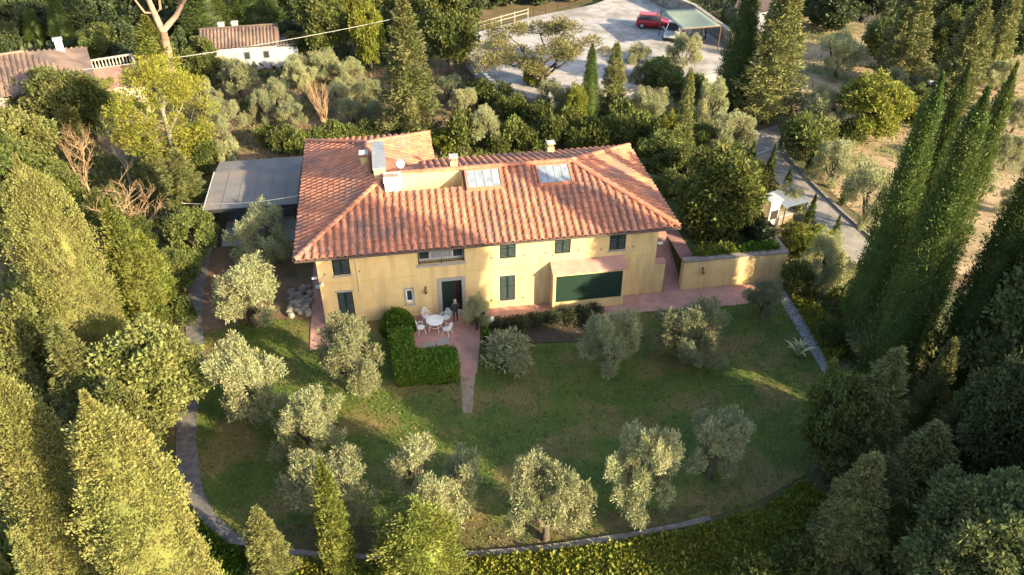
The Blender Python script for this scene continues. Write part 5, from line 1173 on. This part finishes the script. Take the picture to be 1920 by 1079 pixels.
# outdoor oven shelter beside the raised garden
t = thing('oven_shelter', 'small outdoor oven shelter with white block and metal sheet roof', 'shelter', (18.6, 48.9, 0), R(25))
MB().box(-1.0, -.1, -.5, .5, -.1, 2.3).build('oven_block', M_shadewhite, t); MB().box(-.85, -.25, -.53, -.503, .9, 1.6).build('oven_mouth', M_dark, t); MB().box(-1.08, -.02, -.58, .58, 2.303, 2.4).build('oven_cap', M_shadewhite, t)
sr = MB()
for k in range(16):
    a, b = .0+k*.13, .0+(k+1)*.13; za, zb = (.03 if k % 2 else 0), (0 if k % 2 else .03)
    sr.add([(a, -.9, 1.85+za), (b, -.9, 1.85+zb), (b, .9, 2.2+zb), (a, .9, 2.2+za)], [(0, 1, 2, 3)])
sr.build('sheet_roof', M_galv, t)
for x, y in ((.1, -.8), (2.0, -.8), (.1, .8), (2.0, .8)): MB().tube([(x, y, -.1), (x, y, 1.85 if y < 0 else 2.18)], .045).build('post', M_iron, t)
MB().box(.2, 1.8, -.3, .5, .7, .78).build('worktop', M_stonetrim, t); MB().box(.3, 1.7, -.2, .4, -.1, .7).build('counter', M_wood, t)
t = thing('garden_bench', 'low concrete bench with terracotta seat beside the oven shelter', 'bench', (17.3, 47.6, 0), R(-55))
MB().box(-1.2, 1.2, -.2, .2, -.1, .45).build('base', M_conc, t); MB().box(-1.25, 1.25, -.25, .25, .453, .53).build('seat', M_terra, t)
# ---------------------------------------------------------------- car park
t = thing('retaining_wall', 'pale concrete retaining wall along the car park side', 'wall')
pw = [Vector((*p, 0)) for p in POLY['parkwallL']]; d_ = (pw[1]-pw[0]).normalized(); nn = Vector((-d_.y, d_.x, 0))
nseg = 5
for i in range(nseg):
    a = pw[0].lerp(pw[1], i/nseg); b = pw[0].lerp(pw[1], (i+1)/nseg-.002); MB().prism([tuple((a-nn*.02)[:2]), tuple((b-nn*.02)[:2]), tuple((b-nn*.35)[:2]), tuple((a-nn*.35)[:2])], -.1, 1.45).build('wall_panel', M_conc, t)
def railfence(pts, z, label, h=1.0, wood=M_wood, rails=(.55, .95), step=2.0, th=.05):
    t = thing('fence', label, 'fence')
    for i in range(len(pts)-1):
        a = Vector((*pts[i], z)); b = Vector((*pts[i+1], z)); n = max(1, int((b-a).length/step))
        for k in range(n+1 if i == len(pts)-2 else n): q = a.lerp(b, k/n); MB().box(q.x-th, q.x+th, q.y-th, q.y+th, z-.2, z+h).build('post', wood, t)
        for r_ in rails: MB().tube([a+Vector((0, 0, r_)), b+Vector((0, 0, r_))], th*.8, 6).build('rail', wood, t)
railfence(POLY['parkfence'], 1.2, 'pale timber rail fence at the car park rim', 1.1, mat('pale_timber', (.30, .26, .21), rough=.85))
railfence(POLY['parkwallL'], 1.45, 'thin iron railing on top of the retaining wall', .9, M_iron, (.3, .6, .88), 1.6, .02)
t = thing('wire_fence', 'green wire fence along the far car park edge', 'fence'); pf = [Vector((*p, 1.2)) for p in POLY['park'][2:5]]
for i in range(2):
    for k in range(5): q = pf[i].lerp(pf[i+1], k/5); MB().tube([q, q+Vector((0, 0, 1.5))], .03).build('post', M_green, t)
    for zz in (.3, .7, 1.1, 1.45): MB().tube([pf[i]+Vector((0, 0, zz)), pf[i+1]+Vector((0, 0, zz))], .012, 4).build('wire', M_green, t)
t = thing('stone_wall', 'rough grey stone wall bounding the car park behind the canopy', 'wall'); ps = [Vector((*p, 0)) for p in POLY['parkstone']]
ci = 0
for i in range(len(ps)-1):
    a, b = ps[i], ps[i+1]; d_ = (b-a).normalized(); L_ = (b-a).length; ang = math.atan2(d_.y, d_.x)
    core = MB().box(0, L_, -.2, .2, 0, 2.9).build('wall_core', M_rubble, t); core.location = a; core.rotation_euler = (0, 0, ang)
    for row in range(5):
        x = rng.random()*.3
        while x < L_-.4:
            w_ = .45+.5*rng.random(); o = MB().box(.02, w_-.02, -.26-.03*rng.random(), -.2, .02, .5).build('stone', M_rubble, t); o.location = a+d_*x+Vector((0, 0, 1.2+row*.5*.68)); o.scale = (1, 1, .66); o.rotation_euler = (0, 0, ang); x += w_; ci += 1
t = thing('canopy', 'faded green fabric car canopy on slim posts', 'canopy'); cc = [Vector((*p, 3.7)) for p in POLY['canopy']]
V = []; F = []; n = 8
for i in range(n+1):
    for j in range(n+1):
        a, b = i/n, j/n; q = cc[0].lerp(cc[1], a).lerp(cc[3].lerp(cc[2], a), b); sag = -.35*math.sin(math.pi*a)*math.sin(math.pi*b); V.append((q.x, q.y, q.z+sag+.25*(1-b)))
for i in range(n):
    for j in range(n): k = i*(n+1)+j; F.append((k, k+n+1, k+n+2, k+1))
cl = MB().add(V, F).build('cloth', M_canopy, t, True); cl.modifiers.new('Solid', 'SOLIDIFY').thickness = .03
for k, q in enumerate(cc): MB().tube([(q.x, q.y, 1.0), (q.x, q.y, 3.7+(.25 if k < 2 else 0))], .05).build('post', mat('rust_post', (.14, .07, .04), rough=.8), t)
MB().tube([cc[3], cc[2]], .05).build('beam', MATS['rust_post'], t); MB().tube([cc[0]+Vector((0, 0, .22)), cc[1]+Vector((0, 0, .22))], .05).build('beam', MATS['rust_post'], t)
def car(loc, rz, paint, label, L_=3.7, tall=1.5):
    t = thing('parked_car', label, 'car', loc, rz)
    hl = L_/2; st = [(-hl, .62, .42, .62), (-hl+.1, .74, .3, .86), (-hl*.55, .8, .24, .92), (0, .82, .22, .92), (hl*.45, .81, .24, .9), (hl*.8, .77, .28, .78), (hl-.06, .66, .34, .66), (hl, .5, .42, .56)]
    V = []; F = []
    for x, wd, z0, z1 in st:
        V += [(x, -wd*.9, z0), (x, -wd, z0+.12), (x, -wd, z1-.14), (x, -wd*.9, z1), (x, wd*.9, z1), (x, wd, z1-.14), (x, wd, z0+.12), (x, wd*.9, z0)]
    for i in range(len(st)-1):
        for k in range(8): F.append((i*8+k, i*8+(k+1) % 8, i*8+8+(k+1) % 8, i*8+8+k))
    F += [tuple(range(8))[::-1], tuple(range(56, 64))]
    bd = MB().add(V, F).build('body', paint, t, True); bd.modifiers.new('Bevel', 'BEVEL').width = .03
    g = [(-hl+.12, .66, .88), (hl*.42, .68, .88), (hl*.1, .56, tall-.06), (-hl+.32, .55, tall-.06)]
    def side(s): return [(x, s*y, z) for x, y, z in g]
    a, b = side(-1), side(1); MB().add(a+b, [(0, 1, 2, 3), (7, 6, 5, 4), (0, 4, 5, 1), (1, 5, 6, 2), (3, 2, 6, 7), (0, 3, 7, 4)]).build('window_glass', M_glass, t)
    rf = MB().box(-hl+.3, hl*.13, -.57, .57, tall-.075, tall).build('roof', paint, t); rf.modifiers.new('Bevel', 'BEVEL').width = .03
    for s in (-1, 1):
        for (x0, z0_, x1, z1_) in ((hl*.42, .88, hl*.1, tall-.05), (-.25, .88, -.25, tall-.05), (-hl+.14, .88, -hl+.34, tall-.05)): MB().tube([(x0, s*.69, z0_), (x1, s*.575, z1_)], .035, 5).build('pillar', paint, t)
        for x in (-hl*.64, hl*.62):
            w_ = link('wheel', MB().lathe([(.2, -.09), (.3, -.1), (.31, 0), (.3, .1), (.2, .09)], n=16).mesh('tyre', M_rubber, True), t, (x, s*.74, .31), (R(90), 0, 0)); link('rim', MB().lathe([(.05, .0), (.19, -.03), (.2, .0), (.05, .04)], n=12).mesh('rim', M_galv), w_, (0, 0, -s*.09))
        MB().box(hl-.16, hl-.03, s*.5-.13, s*.5+.13, .58, .7).build('headlight', M_lamp, t); MB().box(-hl+.0, -hl+.07, s*.58-.1, s*.58+.1, .66, .86).build('tail_light', M_tail, t)
        MB().box(hl*.36, hl*.36+.12, s*.86-.08, s*.86+.08, .9, 1.02).build('wing_mirror', paint, t)
    MB().box(-hl-.05, -hl+.05, -.6, .6, .36, .5).build('bumper', M_blackpaint, t); MB().box(hl-.05, hl+.05, -.52, .52, .36, .5).build('bumper', M_blackpaint, t)
P_ = POLY
car((*P_['redcar'][0], 1.2), R(-12), M_red, 'red hatchback parked beside the green canopy')
car((*P_['silvercar'][0], 1.2), R(-112), M_silver, 'silver car parked half under the green canopy', 4.0, 1.6)
car((*P_['darkcar'][0], 1.2), R(-112), M_blackpaint, 'black car in shade under the green canopy', 3.9, 1.5)
car((*P_['whitecar'][0], 0), R(10), M_whitepaint, 'white car parked on the dry slope behind olives', 4.1, 1.6)
t = thing('lamp_post', 'thin grey lamp post beside the tall half lit cypress', 'lamp post', (*P_['lamp'][0], 0))
MB().tube([(0, 0, -.1), (0, 0, 4.2)], [.05, .035]).build('pole', M_galv, t); MB().lathe([(.05, 0), (.16, .05), (.14, .14), (.03, .2)], (0, 0, 4.2), 10).build('lamp_head', M_white, t)
# ---------------------------------------------------------------- neighbouring houses
def tiled_roof(t, x0, x1, y0, y1, ez, rz, hip=False, along='x'):
    """gable or hip roof with tile rows running down both slopes, ridge along x"""
    ym = (y0+y1)/2; ins = (y1-y0)/2 if hip else 0; mb = MB()
    V = [(x0, y0, ez), (x1, y0, ez), (x1, y1, ez), (x0, y1, ez), (x0+ins, ym, rz), (x1-ins, ym, rz)]
    mb.add(V, [(0, 1, 5, 4), (2, 3, 4, 5), (1, 2, 5), (3, 0, 4), (3, 2, 1, 0)]); rf = mb.build('roof', M_oldtile, t)
    rows = MB(); n = int((x1-x0)/.42)
    for i in range(n):
        x = x0+.2+i*.42
        for s, ye in ((-1, y0), (1, y1)):
            k = 1.0
            if hip: k = min(1, (x-x0)/ins, (x1-x)/ins)
            if k <= .05: continue
            a = Vector((x, ye, ez+.03)); b = Vector((x, ye+(ym-ye)*k, ez+(rz-ez)*k+.03)); m_ = max(1, int((b-a).length/.8))
            for q in range(m_): rows.tube([a.lerp(b, q/m_), a.lerp(b, (q+1)/m_)], [.13, .10], 5, True)
    tag(rows.build('tile_rows', M_oldtile, rf), kind='stuff'); rows = MB().tube([(x0+ins, ym, rz+.03), (x1-ins, ym, rz+.03)], .16, 6).build('ridge_tiles', M_oldtile, rf); return rf
fh = thing('farmhouse', 'old farmhouse with weathered hipped tile roof and balustraded terrace', 'house', (-43.3, 66.3, 0), R(28))
MB().box(-6, 6, -4.2, 4.2, -.1, 4.3).build('wall', mat('cream_plaster', (.55, .45, .33), (.47, .38, .28), 1, .9), fh)
rf = tiled_roof(fh, -6.6, 6.6, -4.8, 4.8, 4.25, 6.1, True)
ch = MB().box(-1.0, -.2, .8, 1.6, 5.4, 6.7).build('chimney', M_pot, fh); MB().box(-1.1, -.1, .7, 1.7, 6.703, 6.8).build('cap', M_conc, ch)
ch = MB().box(4.2, 4.8, 2.2, 2.8, 4.7, 6.0).build('chimney', M_whiteplaster, fh); MB().box(4.1, 4.9, 2.1, 2.9, 6.003, 6.1).build('cap', M_conc, ch)
for x in (-4, -1, 2, 4.5):
    wf = MB().box(x-.5, x+.5, -4.26, -4.2, 1.8, 3.2).build('window', M_wood, fh); MB().box(x-.4, x+.4, -4.28, -4.262, 1.9, 3.1).build('pane', M_glass, wf)
te = MB().box(6.0, 10.2, -2.8, 3.4, -.1, 2.6).build('terrace', MATS['cream_plaster'], fh); MB().box(6.05, 10.0, -2.6, 3.2, 2.603, 2.66).build('terrace_floor', M_terra, te)
MB().box(6.1, 10.2, 3.2, 3.4, 3.4, 3.52).build('handrail', M_stonetrim, te); MB().box(10.0, 10.2, -2.8, 3.4, 3.403, 3.523).build('handrail', M_stonetrim, te)
bm2 = MB().lathe([(.06, 0), (.1, .2), (.05, .45), (.08, .74)], n=6).mesh('baluster', M_stonetrim)
for k in range(13): link('baluster', bm2, te, (6.3+k*.3, 3.3, 2.662))
for k in range(19): link('baluster', bm2, te, (10.1, -2.6+k*.31, 2.602))
ae = thing('tv_aerial', 'white television aerial on the farmhouse roof', 'aerial', (-44.6, 66.9, 5.9), R(20)); MB().tube([(0, 0, -.4), (0, 0, 1.9)], .04).build('mast', M_white, ae)
for z in (1.1, 1.7):
    b_ = MB().tube([(-.7, 0, z), (.7, 0, z)], .03, 5).build('boom', M_white, ae)
    for k in range(6): MB().tube([(-.6+k*.24, -.3, z), (-.6+k*.24, .3, z)], .015, 4).build('element', M_white, b_)
ct = thing('cottage', 'low white cottage with weathered gabled tile roof', 'house', (-27.6, 81.2, 0), R(12)); ct.scale = (.82, .82, .82)
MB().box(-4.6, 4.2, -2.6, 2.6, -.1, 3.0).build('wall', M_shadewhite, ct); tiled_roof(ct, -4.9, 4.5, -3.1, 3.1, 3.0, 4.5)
for x, y in ((-2.2, .3), (-.6, .4)):
    ch = MB().box(x-.35, x+.35, y-.3, y+.3, 4.0, 5.0).build('chimney', M_shadewhite, ct); MB().box(x-.42, x+.42, y-.38, y+.38, 5.003, 5.08).build('cap', M_conc, ch)
for x in (.5, 2.8): wf = MB().box(x-.35, x+.35, -2.66, -2.6, 1.3, 2.2).build('window', M_wood, ct); MB().box(x-.28, x+.28, -2.68, -2.662, 1.37, 2.13).build('pane', M_glass, wf)
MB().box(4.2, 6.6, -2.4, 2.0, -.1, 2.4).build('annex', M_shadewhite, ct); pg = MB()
for k in range(7): pg.box(4.3+k*.36, 4.38+k*.36, -2.5, 2.2, 2.75, 2.85)
pg.box(4.2, 6.7, -2.4, -2.3, 2.64, 2.747).box(4.2, 6.7, 1.9, 2.0, 2.64, 2.747); pg.build('pergola', M_wood, ct)
f2 = thing('far_house', 'distant low house with brown tile roof half hidden in the wood', 'house', (-47, 110, 0), R(5))
MB().box(-5, 5, -3, 3, -.1, 3.2).build('wall', MATS['cream_plaster'], f2); tiled_roof(f2, -5.5, 5.5, -3.5, 3.5, 3.2, 4.9)
wf = MB().box(2.5, 3.4, -3.06, -3, 1.2, 2.4).build('window', M_wood, f2); MB().box(2.6, 3.3, -3.08, -3.062, 1.3, 2.3).build('pane', M_glass, wf)
sh2 = thing('field_shed', 'small shed with dark roof above the canopy', 'shed', (27.5, 92.5, 0), R(-20))
MB().box(-1.6, 1.6, -1.3, 1.3, -.1, 2.4).build('wall', M_whiteplaster, sh2); MB().add([(-1.9, -1.6, 2.4), (1.9, -1.6, 2.4), (1.9, 1.6, 2.9), (-1.9, 1.6, 2.9), (-1.9, -1.6, 2.5), (1.9, -1.6, 2.5), (1.9, 1.6, 3.0), (-1.9, 1.6, 3.0)], [(3, 2, 1, 0), (4, 5, 6, 7), (0, 1, 5, 4), (1, 2, 6, 5), (2, 3, 7, 6), (3, 0, 4, 7)]).build('roof', M_oldtile, sh2); MB().box(-.4, .4, -1.34, -1.3, 0, 2).build('door', M_wood, sh2)
# ---------------------------------------------------------------- overhead cable
def cable(a, b, sag, r_, label):
    a = Vector(a); b = Vector(b); pts = [a.lerp(b, i/16)-Vector((0, 0, sag*4*(i/16)*(1-i/16))) for i in range(17)]
    tag(MB().tube(pts, r_, 5).build('overhead_cable', mat('cable_sheath', (.45, .42, .38), rough=.6), None, True), label, 'cable')
cable((-42.5, 64.2, 4.9), (-6.6, 81.5, 5.6), .7, .022, 'long pale overhead cable strung past the cottage roof')
cable((-22.5, 47.5, 2.6), tuple(HW(-6.0, 7, 5.1)), .3, .02, 'thin cable from the trees to the villa eave above the shed')
